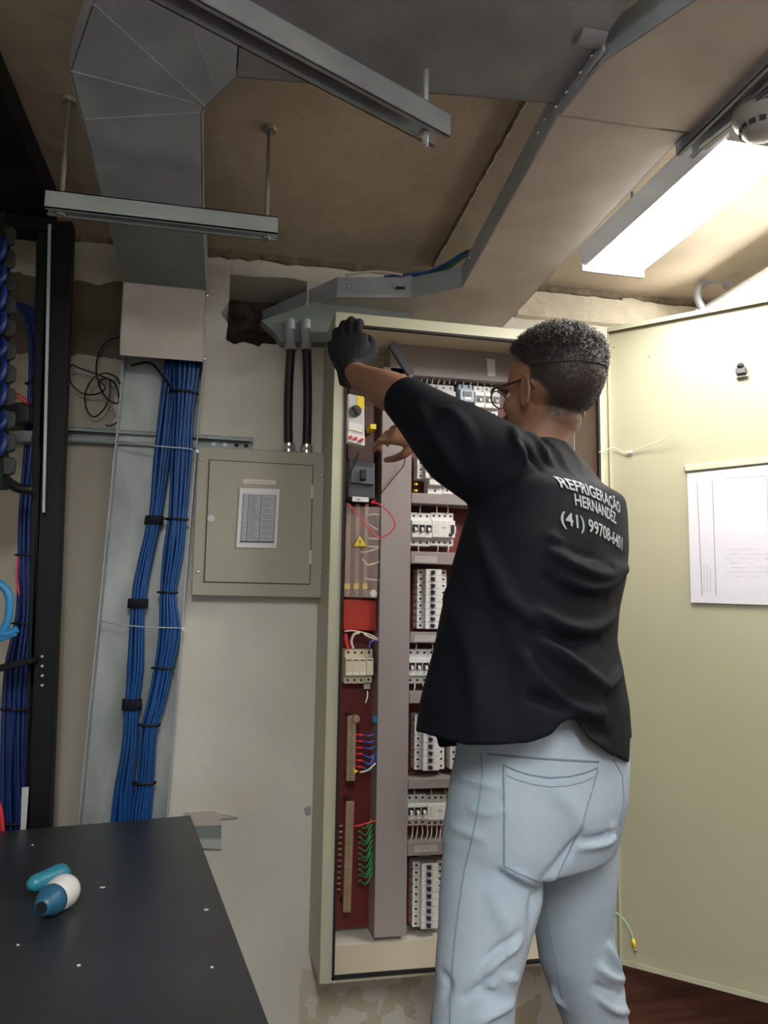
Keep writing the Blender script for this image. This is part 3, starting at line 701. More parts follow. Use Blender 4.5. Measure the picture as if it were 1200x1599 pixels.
b.box(cabL+fl, cabL+fl+g, FY-.006, FY+.006, cabB+.008, cabT-.03); b.box(cabR-fl-g, cabR-fl, FY-.006, FY+.006, cabB+.008, cabT-.03)
b.box(cabL+fl, cabR-fl, FY-.006, FY+.006, cabT-.036, cabT-.03); b.box(cabL+fl, cabR-fl, FY-.006, FY+.006, cabB+.008, cabB+.014); b.build('gasket', 'gasket', t)
zpb = P(560, 1448, Y=BY).z
b = MB(); b.box(cabL+.03, cabR-.03, BY, BY+.004, zpb, cabT-.05); b.build('mounting_plate', 'red', t)
# door
DA = R(-47); hx, hy = cabR+.006, FY-.004
t = thing('cab_tmp', (hx, hy, 0), 'x', 'x'); bpy.data.objects.remove(t)
dirD = Vector((math.cos(DA), math.sin(DA), 0)); nD = Vector((dirD.y, -dirD.x, 0))*-1      # outward (away from camera) side
if nD.y < 0: nD = -nD
inD = -nD
DW = .735
H0 = Vector((hx, hy, 0)); zb, ztp = cabB-.005, 2.035
def dp(u, z, o=0.): return H0+dirD*u+inD*o+Vector((0, 0, z))
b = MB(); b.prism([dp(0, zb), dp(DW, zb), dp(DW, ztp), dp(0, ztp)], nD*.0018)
DOOR = b.build('door', 'doordim', CAB)
for (ua, ub, z_a, z_b) in ((0, DW, ztp-.0015, ztp), (0, DW, zb, zb+.0015), (0, .0015, zb, ztp), (DW-.0015, DW, zb, ztp)):
    b = MB(); b.prism([dp(ua, z_a), dp(ub, z_a), dp(ub, z_b), dp(ua, z_b)], inD*.016); b.build('folded_rim', 'cab', DOOR)
b = MB()                                        # rolled lip inside rim
b.prism([dp(.0, ztp-.012, .016), dp(DW, ztp-.012, .016), dp(DW, ztp, .016), dp(0, ztp, .016)], inD*.0015); b.build('rim_lip', 'cab', DOOR)
b = MB(); b.prism([dp(.0, zb, .016), dp(DW, zb, .016), dp(DW, zb+.012, .016), dp(0, zb+.012, .016)], inD*.0015)
b.build('rim_lip', 'cab', DOOR)
def onDoor(px, py, o=.0):
    v = ray(px, py); n = inD; k = (H0+inD*o-CAMPOS).dot(n)/v.dot(n); return CAMPOS+v*k
def zbar(z): return (onDoor(1160, 10))
# latch
lc = onDoor(1160, 582)
b = MB(); b.obox(lc+inD*.012, dirD*.012, Vector((0, 0, .008)), inD*.012); b.build('latch_body', 'dgrey', DOOR, bevel=.002)
b = MB(); b.obox(lc+inD*.006+Vector((0, 0, -.011)), dirD*.014, Vector((0, 0, .003)), inD*.008); b.build('latch_base', 'steel', DOOR, bevel=.001)
b = MB(); b.ell(lc+inD*.02+Vector((0, 0, .012)), dirD*.009, inD*.009, Vector((0, 0, .008)), 14, 8); b.build('latch_knob', 'dark', DOOR, True)
for (x, y) in ((959, 543), (1014, 557)):
    p = onDoor(x, y); b = MB(); b.obox(p+inD*.0006, dirD*.0015+Vector((0, 0, .003)), Vector((0, 0, .0012)), inD*.0006); b.build('paint_nick', 'dark', DOOR)
# document pocket
pts = [onDoor(x, y, .004) for x, y in ((1074, 740), (1240, 722), (1240, 946), (1080, 941))]
t = thing('document_pocket', pts[3], 'clear plastic document pocket holding a drawing, stuck on the cabinet door', 'pocket')
b = MB(); b.prism(pts, inD*.002); b.build('drawing_sheet', mat('lilac_sheet', (.62, .61, .66), .55, bump=.15, bscale=9), t)
b = MB(); b.prism([p+inD*.0035 for p in pts], inD*.0006); b.build('film', mat('crinkled_film', (.95, .93, 1), .18, alpha=.18, bump=.5, bscale=7), t)
b = MB(); b.prism([onDoor(x, y, .0) for x, y in ((1070, 727), (1240, 710), (1240, 720), (1072, 737))], inD*.010); b.build('holder_strip', 'cab', t, bevel=.002)
b = MB()
def dline(x0_, y0_, x1_, y1_, w_=.0009):
    a, c = onDoor(x0_, y0_, .0063), onDoor(x1_, y1_, .0063); d = (c-a).normalized(); n = d.cross(inD).normalized()*w_
    b.prism([a-n, c-n, c+n, a+n], inD*.0003)
dline(1089, 752, 1097, 930); dline(1113, 750, 1119, 930); dline(1130, 747, 1198, 743, .0006); dline(1198, 743, 1203, 900, .0006)
b.build('frame_lines', 'ink', t)
b = MB(); rnd = random.Random(3)
for k in range(3):
    x = 1100+k*5; y = 925
    while y > 880+k*4:
        h = 2+rnd.random()*3; dline(x, y, x, y-h, .0012); y -= h+1.6
for k in range(7):
    y = 858+k*7
    x = 1132
    while x < 1195:
        l = 3+rnd.random()*8
        if rnd.random() > .35: dline(x, y, x+l, y, .0005)
        x += l+3
b.build('fine_print', 'ink2', t)
# ties and wires on the door
b = MB(); b.tube(curve([P(936, 706, Y=1.93), onDoor(948, 702, .02), onDoor(960, 699, .01), onDoor(975, 707, .006), onDoor(985, 706, .006), onDoor(1010, 697, .012), onDoor(1035, 688, .02), onDoor(1060, 671, .03)], 6), .0013, 6)
t = thing('loose_white_wire', P(940, 706, Y=1.93), 'thin white wire sticking out across the upper door beside the man\'s collar', 'wire')
b.build('wire', 'wirew', t, True)
b = MB(); p = onDoor(984, 706, .008); b.obox(p, dirD*.007, Vector((0, 0, .003)), inD*.003); b.build('crimp', 'white', t, bevel=.001)
t = thing('earth_lead', onDoor(990, 1480), 'thin green wire with a yellow lug dangling at the foot of the door', 'wire')
b = MB(); b.tube(curve([P(930, 1418, Y=1.94), onDoor(955, 1421, .03), onDoor(975, 1436, .03), onDoor(986, 1455, .03), onDoor(990, 1470, .03)], 6), .0016, 6); b.build('wire', 'greenp', t, True)
b = MB(); b.cyl(onDoor(989, 1466, .03), onDoor(992, 1480, .03), .0045, 10); b.build('lug_sleeve', 'yellow', t, True)
b = MB(); b.cyl(onDoor(992, 1480, .03), onDoor(994, 1487, .03), .003, 8); b.build('lug', 'steel', t, True)

# ---- wiring ducts
DF = 2.14
def duct(xa, xb, z_a, z_b, label, y0=DF, slots=True):
    t = thing('wiring_duct', ((xa+xb)/2, BY, z_a), label, 'wiring duct')
    b = MB(); b.box(xa+.001, xb-.001, y0+.006, BY, z_a+.001, z_b-.001); b.build('trunk', 'duct', t)
    b = MB(); b.box(xa, xb, y0, y0+.007, z_a, z_b); b.build('cover', 'duct', t, bevel=.0015)
    return t
va = P(592, 1000, Y=DF).x; vb = P(640, 1000, Y=DF).x
duct(va, vb, P(600, 1464, Y=DF).z, 1.94, 'long vertical mauve-grey wiring duct between the red strip and the breakers')
def zz(y, x=680): return P(x, y, Y=DF).z
rxe = cabR-.06
tz0, tz1 = P(700, 590, Y=DF).z, P(700, 536, Y=DF).z
duct(va+.02, rxe, tz0, tz1, 'broad horizontal wiring duct at the top of the cabinet, behind the man\'s glasses')
b = MB(); b.prism([P(x, y, Y=DF-.001) for x, y in ((760, 560), (773, 561), (774, 588), (762, 587))], (0, -.001, 0)); tag(b.build('duct_sticker', 'paper'), 'small upright white sticker on the top wiring duct', 'sticker')
rows = [(787, 771, 'horizontal wiring duct just above the row with the first main breaker'), (881, 862, 'horizontal wiring duct between the upper main breaker and the nine-breaker bank'), (1004, 987, 'horizontal wiring duct under the upper nine-breaker bank'),
        (1098, 1080, 'horizontal wiring duct ending at the shirt, below the second main breaker'), (1231, 1215, 'horizontal wiring duct beside the jeans waistband'), (1335, 1314, 'lowest horizontal wiring duct, beside the jeans pocket')]
for i, (yb, yt, lab) in enumerate(rows):
    dct = duct(vb+.001, rxe, zz(yb), zz(yt), lab)
    if i in (1, 2, 5):
        a = P(650, (yb+yt)/2+1, Y=DF); t2 = dct
        b = MB(); b.box(a.x-.005, a.x+.06, DF-.001, DF, a.z-.010, a.z+.008); b.build('paper_tag', mat('tag_grey%d' % i, (.46, .42, .42), .6), t2)
        b = MB(); b.box(a.x+.008, a.x+.022, DF-.0015, DF-.0009, a.z, a.z+.003); b.box(a.x+.025, a.x+.034, DF-.0015, DF-.0009, a.z, a.z+.003); b.build('tag_print', 'ink2', t2)

# ---- breakers
def single_breaker():
    t = thing('circuit_breaker', (0, 0, 0), 'x', 'breaker')
    b = MB(); prof = [(0, -.0425), (-.044, -.0425), (-.044, -.0235), (-.050, -.0225), (-.062, -.0225), (-.062, .0225), (-.050, .0225), (-.044, .0235), (-.044, .0425), (0, .0425)]
    b.prism([(-.0088, y, z) for y, z in prof], (.0176, 0, 0)); b.build('housing', 'white', t, bevel=.0006)
    b = MB(); b.box(-.006, .006, -.0628, -.061, -.012, .008); b.build('lever_slot', 'greyp', t)
    b = MB(); b.prism([(-.0045, -.062, -.009), (-.0045, -.071, -.004), (-.0045, -.071, .001), (-.0045, -.062, .004)], (.009, 0, 0)); b.build('lever', 'navy', t, bevel=.0005)
    for z in (-.033, .033):
        b = MB(); b.cyl((0, -.0448, z), (0, -.043, z), .0033, 10); b.build('terminal_screw', 'dark', t)
    return t
proto = single_breaker(); used = [False]
ORDX = 0
ordn = ['topmost', 'second from the top', 'third from the top', 'fourth from the top', 'fifth from the top', 'sixth from the top', 'seventh from the top', 'eighth from the top', 'ninth from the top']
def bank(px, ptop, n, where, group, mirror=False, pitch=.0184, n_last=None):
    z_ = P(px+22, ptop, Y=2.15).z; x_ = P(px, ptop, Y=2.15).x+(.0425)
    for k in range(n):
        o = proto if not used[0] else copy_tree(proto); used[0] = True
        o.location = (x_, BY-.006, z_-k*pitch); o.rotation_euler = (0, R(-90 if mirror else 90), 0)
        nm = ordn[k] if k < n-1 else 'bottommost'
        o['label'] = 'white sideways breaker, %s %s' % (nm, where); o['group'] = group
    b = MB(); b.box(x_-.0175, x_+.0175, BY-.008, BY-.0005, z_-(n-1)*pitch-.012, z_+.012)
    tag(b.build('mounting_rail', 'galv'), 'metal mounting rail behind the breakers %s' % where, 'rail')
bank(655, 893.6, 9, 'in the nine-breaker bank at mid shirt height', 'upper bank of nine breakers')
bank(651, 1122, 8, 'in the left column beside the shirt hem', 'breakers in the left column by the hem')
bank(707, 1122, 8, 'in the right column beside the shirt hem', 'breakers in the right column by the hem', True)
bank(648, 1354, 9, 'in the lowest bank beside the jeans', 'lowest bank of nine breakers')
bank(655, 712, 4, 'in the short column under the arm', 'short column of breakers under the arm')

def multi(name, px0, px1, py0, py1, poles, label, m='white', levers='greyp', blk=False, base=.044, pole_w=None, slotm='dark', dx=0):
    a = P(px0, (py0+py1)/2, Y=2.155); c = P(px1, (py0+py1)/2, Y=2.155); zt_, zb_ = P((px0+px1)/2, py0, Y=2.16).z, P((px0+px1)/2, py1, Y=2.16).z
    wd_, h = c.x-a.x, zt_-zb_; x_, z_ = a.x, (zt_+zb_)/2
    t = thing(name, ((a.x+c.x)/2, BY, z_), label, 'breaker')
    Bk = BY-.004; hh = h/2; n_ = hh*.52
    b = MB(); prof = [(0, -hh), (-base, -hh), (-base, -n_), (-.062, -n_), (-.062, n_*.95), (-base, n_), (-base, hh), (0, hh)]
    b.prism([(x_, Bk+y, z_+z) for y, z in prof], (wd_, 0, 0)); hs = b.build('housing', m, t, bevel=.0012)
    pw = wd_/poles
    for k in range(poles):
        cx = x_+pw*(k+.5)
        for s in (-1, 1):
            b = MB(); b.cyl((cx, Bk-base-.0008, z_+s*hh*.80), (cx, Bk-base+.001, z_+s*hh*.80), .0034, 10); b.build('terminal_screw', 'dark', t)
        if k:
            b = MB(); b.box(x_+pw*k-.0004, x_+pw*k+.0004, Bk-.0625, Bk-.062, z_-n_, z_+n_*.9); b.build('pole_line', 'greyp', t)
        if levers:
            b = MB(); b.box(cx-pw*.42, cx+pw*.42, Bk-.0632, Bk-.062, z_-.009, z_+.011); b.build('lever_slot', slotm, t)
            b = MB(); b.prism([(cx-.0035, Bk-.062, z_-.009), (cx-.0035, Bk-.072, z_-.007), (cx-.0035, Bk-.072, z_+.0), (cx-.0035, Bk-.062, z_+.004)], (.007, 0, 0)); b.build('lever', 'white', t, bevel=.0005)
    return t, (x_, x_+wd_, Bk, z_, hh, n_)
def diff_block(px0, px1, py0, py1, label):
    t, (xa, xb, Bk, z_, hh, n_) = multi('residual_current_block', px0, px1, py0, py1, 4, label, levers=None)
    b = MB(); b.box(xb-.012, xb-.003, Bk-.0645, Bk-.062, z_-.013, z_+.011); b.build('rocker_slot', 'dark', t)
    b = MB(); b.box(xb-.018, xb-.008, Bk-.066, Bk-.062, z_-.020, z_-.013); b.build('test_button', 'dark', t, bevel=.0006)
    b = MB(); b.box(xb-.001, xb+.007, Bk-.05, Bk-.035, z_-.012, z_+.010); b.build('side_lug', 'greyp', t, bevel=.001)
    b = MB()
    for k in range(4): b.box(xa+.006, xa+.010, Bk-.0626, Bk-.062, z_-.012+k*.007, z_-.010+k*.007)
    b.box(xa+.026, xa+.040, Bk-.0626, Bk-.062, z_+.001, z_+.004)
    b.build('printed_marks', 'ink2', t)
main_rows = [(643.5, 675, 711, 800, 852, 'of the upper row at mid shirt height'), (638, 671, 708, 1014, 1068, 'of the middle row, half hidden by the shirt'), (637, 668, 706, 1242, 1291, 'of the lower row beside the jeans waist')]
for (a, m_, c, y0, y1, wh) in main_rows:
    multi('main_breaker', a, m_, y0, y1, 3, 'white three-lever main breaker '+wh)
    diff_block(m_+.5, c, y0, y1, 'white residual current block '+wh)
# top row
multi('control_module', 645, 712, 598, 646, 6, 'pale grey six-terminal module in the top row beside the raised sleeve', m='greyp', levers=None)
t, (xa, xb, Bk, z_, hh, n_) = multi('contactor', 719, 741, 599, 637, 2, 'pale blue contactor in the top row left of the man\'s glasses', m='bluep', levers=None)
b = MB(); b.box(xa+.009, xb-.009, Bk-.065, Bk-.062, z_-.004, z_+.010); b.build('window', 'dark', t)
b = MB(); b.box(xa+.012, xb-.012, Bk-.0655, Bk-.062, z_-.014, z_-.006); b.build('label_plate', 'white', t)
multi('small_breaker', 742.5, 757, 601, 648, 1, 'white one-lever breaker in the top row right of the blue contactor')
multi('small_breaker', 757.5, 769, 602, 649, 1, 'white one-lever breaker in the top row closest to the man\'s face')
multi('small_breaker', 769.5, 781, 603, 650, 1, 'white breaker in the top row hidden partly by the glasses')
multi('side_breaker', 671, 694, 716, 771, 1, 'white breaker with black rocker under the raised arm', levers='greyp')
multi('side_breaker', 694.5, 722, 716, 771, 2, 'white two-pole breaker at the edge of the shirt under the arm', levers='greyp')
# surge protector bank
t, (xa, xb, Bk, z_, hh, n_) = multi('surge_protector', 540, 572, 1014, 1068, 3, 'cream three-module surge protector on the red plate at left', m='cabin', levers=None)
for k in range(3):
    pw = (xb-xa)/3; b = MB(); b.box(xa+pw*k+.003, xa+pw*(k+1)-.003, Bk-.0628, Bk-.062, z_+.016, z_+.0185); b.build('indicator', 'dark', t)
    b = MB(); b.box(xa+pw*k+.002, xa+pw*(k+1)-.002, Bk-.0628, Bk-.062, z_-.021, z_-.015); b.build('rating_strip', 'white', t)
t, (xa, xb, Bk, z_, hh, n_) = multi('surge_protector', 572.5, 583.5, 1014, 1067, 1, 'narrow single surge module at the right of the three-module one', m='cabin', levers=None)
b = MB(); b.box(xa+.003, xb-.003, Bk-.0628, Bk-.062, z_+.016, z_+.0185); b.build('indicator', 'dark', t)
b = MB(); b.box(xa+.001, xb-.001, Bk-.03, Bk-.012, z_-hh-.018, z_-hh); b.build('terminal_plug', 'greyp', t, bevel=.001)

# stub wires from ducts to breakers
ORD = ['first', 'second', 'third', 'fourth', 'fifth', 'sixth', 'seventh', 'eighth', 'ninth', 'tenth', 'eleventh', 'twelfth', 'thirteenth']
def stubs(pairs, group, lab, m='wirew', Y=2.165, r=.0017, side='the left'):
    for i, (xa, ya, xb, yb) in enumerate(pairs):
        b = MB(); a, c = P(xa, ya, Y=2.175), P(xb, yb, Y=Y); mid = (a+c)/2+Vector((random.uniform(-.003, .003), -.006, 0))
        b.tube(curve([a, mid, c], 4), r, 6); tag(b.build('stub_wire', m, smooth=True), lab+', %s from %s' % (ORD[i], side if m != 'red' else 'the top'), 'wire', group)
stubs([(650+i*9, 586, 648+i*9, 600) for i in range(8)]+[(722+i*11, 588, 724+i*11, 602) for i in range(5)], 'stub wires above the top row', 'short pale wire under the top duct')
stubs([(658, 787, 656, 802), (682, 787, 682, 803), (698, 788, 699, 803)], 'stub wires above the upper main breaker', 'short white wire above the upper main breaker')
stubs([(654, 850, 654, 863), (684, 850, 683, 863), (702, 851, 700, 864)], 'stub wires under the upper main breaker', 'short white wire under the upper main breaker')
stubs([(650, 1004, 649, 1016), (675, 1004, 674, 1017)], 'stub wires above the middle main breaker', 'short white wire above the middle main breaker')
stubs([(648, 1066, 646, 1081), (660, 1067, 661, 1081)], 'stub wires under the middle main breaker', 'short white wire under the middle main breaker')
stubs([(647, 1231, 648, 1243), (673, 1231, 672, 1244), (695, 1232, 697, 1244)], 'stub wires above the lower main breaker', 'short white wire above the lower main breaker')
stubs([(645+i*7.5, 1290, 641+i*7.5, 1314) for i in range(8)], 'slanting wires over the lowest duct', 'short white wire slanting into the lowest horizontal duct')
stubs([(646, 897+10.5*i, 656, 893.6+10.5*i) for i in range(9)], 'wires feeding the upper bank', 'short dark red wire feeding the upper nine-breaker bank', 'red', 2.18)
stubs([(640, 1125+11.7*i, 652, 1122+11.7*i) for i in range(8)], 'wires feeding the hem bank', 'short dark red wire feeding the column by the hem', 'red', 2.18)
stubs([(637, 1358+11.7*i, 649, 1354+11.7*i) for i in range(9)], 'wires feeding the lowest bank', 'short dark red wire feeding the lowest breaker bank', 'red', 2.18)
for k, y in enumerate((756, 766)):
    b = MB(); a = P(647, y, Y=2.17); b.cyl(a, a+Vector((.010, 0, 0)), .0035, 10); tag(b.build('yellow_marker', 'yellow', smooth=True), ['upper', 'lower'][k]+' small yellow wire marker right of the vertical duct', 'marker')

# ---- left strip of the cabinet
# meter
q = [P(x, y, Y=2.05) for x, y in ((544, 614), (569, 620), (570, 697), (543, 690))]
t = thing('multimeter', (q[2]+q[3])/2, 'yellow and grey multimeter with a round dial, hanging in the cabinet\'s upper left', 'meter')
b = MB(); b.prism(q, (0, .03, 0)); b.build('body', 'greyp', t, bevel=.003)
def on(q, u, v): return q[0].lerp(q[1], u).lerp(q[3].lerp(q[2], u), v)
def patch(q, u0_, v0_, u1_, v1_, m, name, par, d=.001):
    b = MB(); b.prism([on(q, u0_, v0_), on(q, u1_, v0_), on(q, u1_, v1_), on(q, u0_, v1_)], (0, -d, 0)); return b.build(name, m, par)
patch(q, .55, .0, 1., .25, 'yellow', 'yellow_corner', t)
patch(q, .05, .58, .85, .74, 'white', 'display', t, .002)
patch(q, .04, .80, 1., .99, 'white', 'socket_panel', t, .0012)
c_ = on(q, .45, .34); b = MB(); b.cyl(c_, c_-Vector((0, .008, 0)), .0155, 24); b.build('dial', 'dgrey', t, 'auto')
b = MB(); b.obox(c_-Vector((0, .009, 0)), (.003, 0, .002), (0, .002, 0), (-.008, 0, .012)); b.build('dial_pointer', 'dark', t)
for u in (.15, .45, .8):
    c_ = on(q, u, .9); b = MB(); b.cyl(c_, c_-Vector((0, .010, 0)), .0045, 12); b.build('plug', 'redw', t)
# black moulded case breaker
q = [P(x, y, Y=2.10) for x, y in ((545, 716), (586, 722), (586, 780), (544, 777))]
t = thing('moulded_case_breaker', (q[2]+q[3])/2, 'black moulded case breaker with a centre toggle, under the multimeter', 'breaker')
b = MB(); b.prism(q, (0, .11, 0)); b.build('case', 'dgrey', t, bevel=.004)
patch(q, .08, .18, .95, .62, mat('slate_plastic', (.10, .115, .135), .4), 'face_plate', t, .012)
c_ = on(q, .5, .40); b = MB(); b.box(c_.x-.008, c_.x+.008, c_.y-.03, c_.y-.01, c_.z-.015, c_.z+.012); b.build('toggle', 'dark', t, bevel=.002)
q2 = [P(x, y, Y=2.095) for x, y in ((550.5, 775), (576, 777), (576, 784), (550.5, 783))]
b = MB(); b.prism(q2, (0, -.001, 0)); o = b.build('label_plate', 'paper', t)
b = MB(); b.box(q2[0].x+.014, q2[0].x+.022, 2.0925, 2.094, q2[2].z+.004, q2[2].z+.008); b.build('print', 'ink2', t)
b = MB(); b.tube(curve([P(x, y, Y=2.09) for x, y in ((560, 709), (552, 728), (545, 742), (540, 752))], 5), .003, 8); tag(b.build('test_lead', 'black', smooth=True), 'black lead curling down across the moulded case breaker', 'wire')
# dark interior box behind the hands
bb = MB(); bb.prism([P(x, y, Y=2.16) for x, y in ((546, 592), (584, 598), (584, 722), (544, 716))], (0, .05, 0)); tag(bb.build('terminal_cover', mat('dark_maroon', (.05, .012, .012), .5)), 'dark maroon terminal cover behind the multimeter', 'cover')
b = MB(); c_ = P(581, 668, Y=2.12); b.box(c_.x-.008, c_.x+.008, 2.10, 2.16, c_.z-.008, c_.z+.006); tag(b.build('yellow_connector', 'yellow', bevel=.001), 'small yellow connector beside the bare right hand', 'connector')
# busbars
for i, (xa, xb, lab) in enumerate(((541, 549, 'left'), (556, 563, 'middle'), (570, 576, 'right'))):
    q = [P(x, y, Y=2.17) for x, y in ((xa, 786), (xb, 786), (xb-3, 932), (xa-3, 932))]
    t = thing('busbar', (q[2]+q[3])/2, lab+' of the three upright brown busbars behind the clear cover', 'busbar', 'upright busbars')
    b = MB(); b.prism(q, (0, .008, 0)); b.build('bar', 'bronze', t, bevel=.001)
    b = MB(); b.prism([P(x, y, Y=2.168) for x, y in ((xa-3, 911), (xb-2, 911), (xb-2, 920), (xa-3, 920))], (0, .002, 0)); b.build('phase_tag', 'yellow', t)
    b = MB(); c_ = P((xa+xb)/2-2, 925, Y=2.168); b.cyl(c_, c_-Vector((0, .004, 0)), .004, 8); b.build('bolt', 'steel', t)
# red base board
q = [P(x, y, Y=2.165) for x, y in ((537, 936), (588, 938), (588, 985), (537, 984))]
bb = MB(); bb.prism(q, (0, .05, 0)); tag(bb.build('insulating_block', mat('bright_red_block', (.42, .025, .012), .45), bevel=.002), 'bright red insulating block below the busbars', 'block')
# acrylic cover
q = [P(x, y, Y=2.13) for x, y in ((543, 790), (594, 792), (589, 934), (538, 932))]
t = thing('clear_cover', (q[2]+q[3])/2, 'clear acrylic guard over the busbars with a warning triangle', 'cover')
b = MB(); b.prism(q, (0, .003, 0)); b.build('sheet', 'acrylic', t)
tr = [P(x, y, Y=2.128) for x, y in ((562, 834), (574.5, 854), (551, 854))]; cen = sum(tr, Vector())/3
b = MB(); b.prism(tr, (0, .0015, 0)); b.build('warning_border', 'ink', t)
b = MB(); b.prism([cen+(p-cen)*.86-Vector((0, .0006, 0)) for p in tr], (0, .0006, 0)); b.build('warning_triangle', 'yellow', t)
b = MB(); x_, y_, z_ = cen.x, cen.y-.0012, cen.z
b.prism([(x_+.001, y_, z_+.011), (x_-.003, y_, z_+.001), (x_, y_, z_+.002), (x_-.001, y_, z_-.007), (x_+.003, y_, z_+.004), (x_+.0005, y_, z_+.004)], (0, -.0004, 0)); b.build('lightning_symbol', 'ink', t)
c_ = P(583, 927, Y=2.16); b = MB(); b.cyl((c_.x, 2.15, c_.z), (c_.x, 2.215, c_.z), .0105, 16); tag(b.build('standoff', 'white', smooth='auto', bevel=.002), 'round white standoff at the foot of the busbar cover', 'standoff')
# pale branch wires over busbars
for i, (y0, y1, y2, xa) in enumerate(((805, 803, 804, 574), (818, 824, 829, 575), (841, 841, 842, 574), (853, 854, 853, 573), (862, 862, 855, 564), (873, 882, 877, 566), (903, 905, 906, 570))):
    b = MB(); b.tube(curve([P(xa, y0, Y=2.15), P(xa+9, y1, Y=2.145), P(594, y2, Y=2.155)], 5), .0022, 6)
    tag(b.build('branch_wire', 'wirew', smooth=True), 'pale wire from the busbars into the vertical duct, %s' % (['topmost', 'second down', 'third down', 'fourth down', 'fifth down', 'sixth down', 'lowest'][i]), 'wire', 'busbar branch wires')
# red loop
b = MB(); b.tube(curve([P(x, y, Y=2.10) for x, y in ((542, 785), (556, 799), (572, 820), (581, 832), (591, 839), (605, 835), (615, 826), (617, 818), (613, 807), (603, 795), (590, 786), (580, 785), (587, 781))], 6), .0018, 6)
tag(b.build('red_wire', 'redw', smooth=True), 'bright red wire looping out over the vertical duct', 'wire')
b = MB(); b.tube(curve([P(x, y, Y=2.11) for x, y in ((633, 712), (631, 726), (618, 743), (604, 760), (596, 770))], 6), .0016, 6)
tag(b.build('brown_wire', mat('brown_wire', (.06, .03, .03), .5), smooth=True), 'thin dark wire drooping from the right hand over the vertical duct', 'wire')
# wires above the surge protector
for i, (pp, m_, r_, lab) in enumerate(((((538, 986), (552, 985), (575, 990), (592, 998)), 'wirew', .002, 'long pale wire arching over the surge protector'), (((552, 1013), (549, 1002), (553, 991), (562, 988)), 'wirew', .0035, 'thick cream wire bending down into the surge protector'),
        (((540, 990), (541, 1002), (544, 1013)), 'redw', .005, 'thick red wire at the surge protector\'s left'), (((568, 990), (580, 996), (592, 1000)), 'wirew', .0025, 'pale wire ending beside the duct above the surge protector'), (((577, 1013), (578, 1004), (584, 1000), (593, 1001)), 'wireb', .0025, 'blue wire curving from the surge protector to the duct'),
        (((574, 1079), (574, 1088), (571, 1098)), 'wirew', .0022, 'pale wire hanging below the surge protector'))):
    b = MB(); b.tube(curve([P(x, y, Y=2.15) for x, y in pp], 5), r_, 8); tag(b.build('loose_wire', m_, smooth=True), lab, 'wire')
# neutral bar
def tbar(name, px, mm, n, label):
    q = [P(x, y, Y=2.14) for x, y in px]; t = thing(name, (q[2]+q[3])/2, label, 'terminal bar')
    b = MB(); b.prism(q, (0, .012, 0)); b.build('bar', mm, t, bevel=.002)
    for k in range(n):
        c_ = on(q, .5, (k+.5)/n); b = MB(); b.cyl(c_, c_-Vector((0, .002, 0)), .0028, 8); b.build('clamp_screw', 'bronze', t)
    for v in (.03, .97):
        c_ = on(q, .5, v); b = MB(); b.cyl(c_+Vector((0, .012, 0)), (c_.x, BY, c_.z), .006, 8); b.build('support', 'dark', t)
    return q
q = tbar('neutral_bar', ((543, 1118), (557, 1118), (555, 1220), (541, 1220)), 'brass', 14, 'upright tan terminal bar with blue wires, lower left in the cabinet')
c_ = P(557, 1123, Y=2.13); b = MB(); b.cyl(c_, c_+Vector((0, .03, 0)), .010, 14); tag(b.build('insulator', 'brass', smooth='auto', bevel=.001), 'round tan insulator at the head of the blue-wire bar', 'insulator')
for k in range(6):
    y = 1147+k*10
    b = MB(); b.tube([P(556, y, Y=2.155), P(567, y+1, Y=2.15)], .0032, 8); tag(b.build('red_ferrule', 'redw', smooth=True), 'red wire sleeve on the blue-wire bar, %s of six' % ['topmost', 'second', 'third', 'fourth', 'fifth', 'lowest'][k], 'sleeve', 'red sleeves')
    b = MB(); b.tube(curve([P(567, y+1, Y=2.15), P(578, y+(2 if k < 3 else 6), Y=2.135), P(588, y-(2 if k < 4 else 16), Y=2.16)], 5), .0024, 8); tag(b.build('blue_wire', 'wireb', smooth=True), 'blue wire leaving the terminal bar, %s of six' % ['topmost', 'second', 'third', 'fourth', 'fifth', 'lowest'][k], 'wire', 'blue wires')
b = MB(); c_ = P(585, 1123, Y=2.16); b.obox(c_, (.006, 0, 0), (0, .006, 0), (0, 0, .008)); tag(b.build('blue_connector', 'cyan', bevel=.001), 'small light blue connector beside the vertical duct', 'connector')
b = MB(); b.prism([P(x, y, Y=2.13) for x, y in ((552, 1200), (560, 1204), (554, 1208))], (0, .004, 0)); tag(b.build('yellow_tag', 'yellow'), 'tiny yellow tag at the foot of the blue-wire bar', 'tag')
b = MB(); b.tube(curve([P(x, y, Y=2.13) for x, y in ((562, 1206), (574, 1203), (587, 1192))], 5), .0022, 8); tag(b.build('white_wire', 'wirew', smooth=True), 'white wire rising from the foot of the blue-wire bar', 'wire')
q = tbar('earth_bar', ((541, 1252), (554, 1252), (548, 1425), (536, 1425)), 'brass', 22, 'long upright worn terminal bar with green wires at the cabinet bottom')
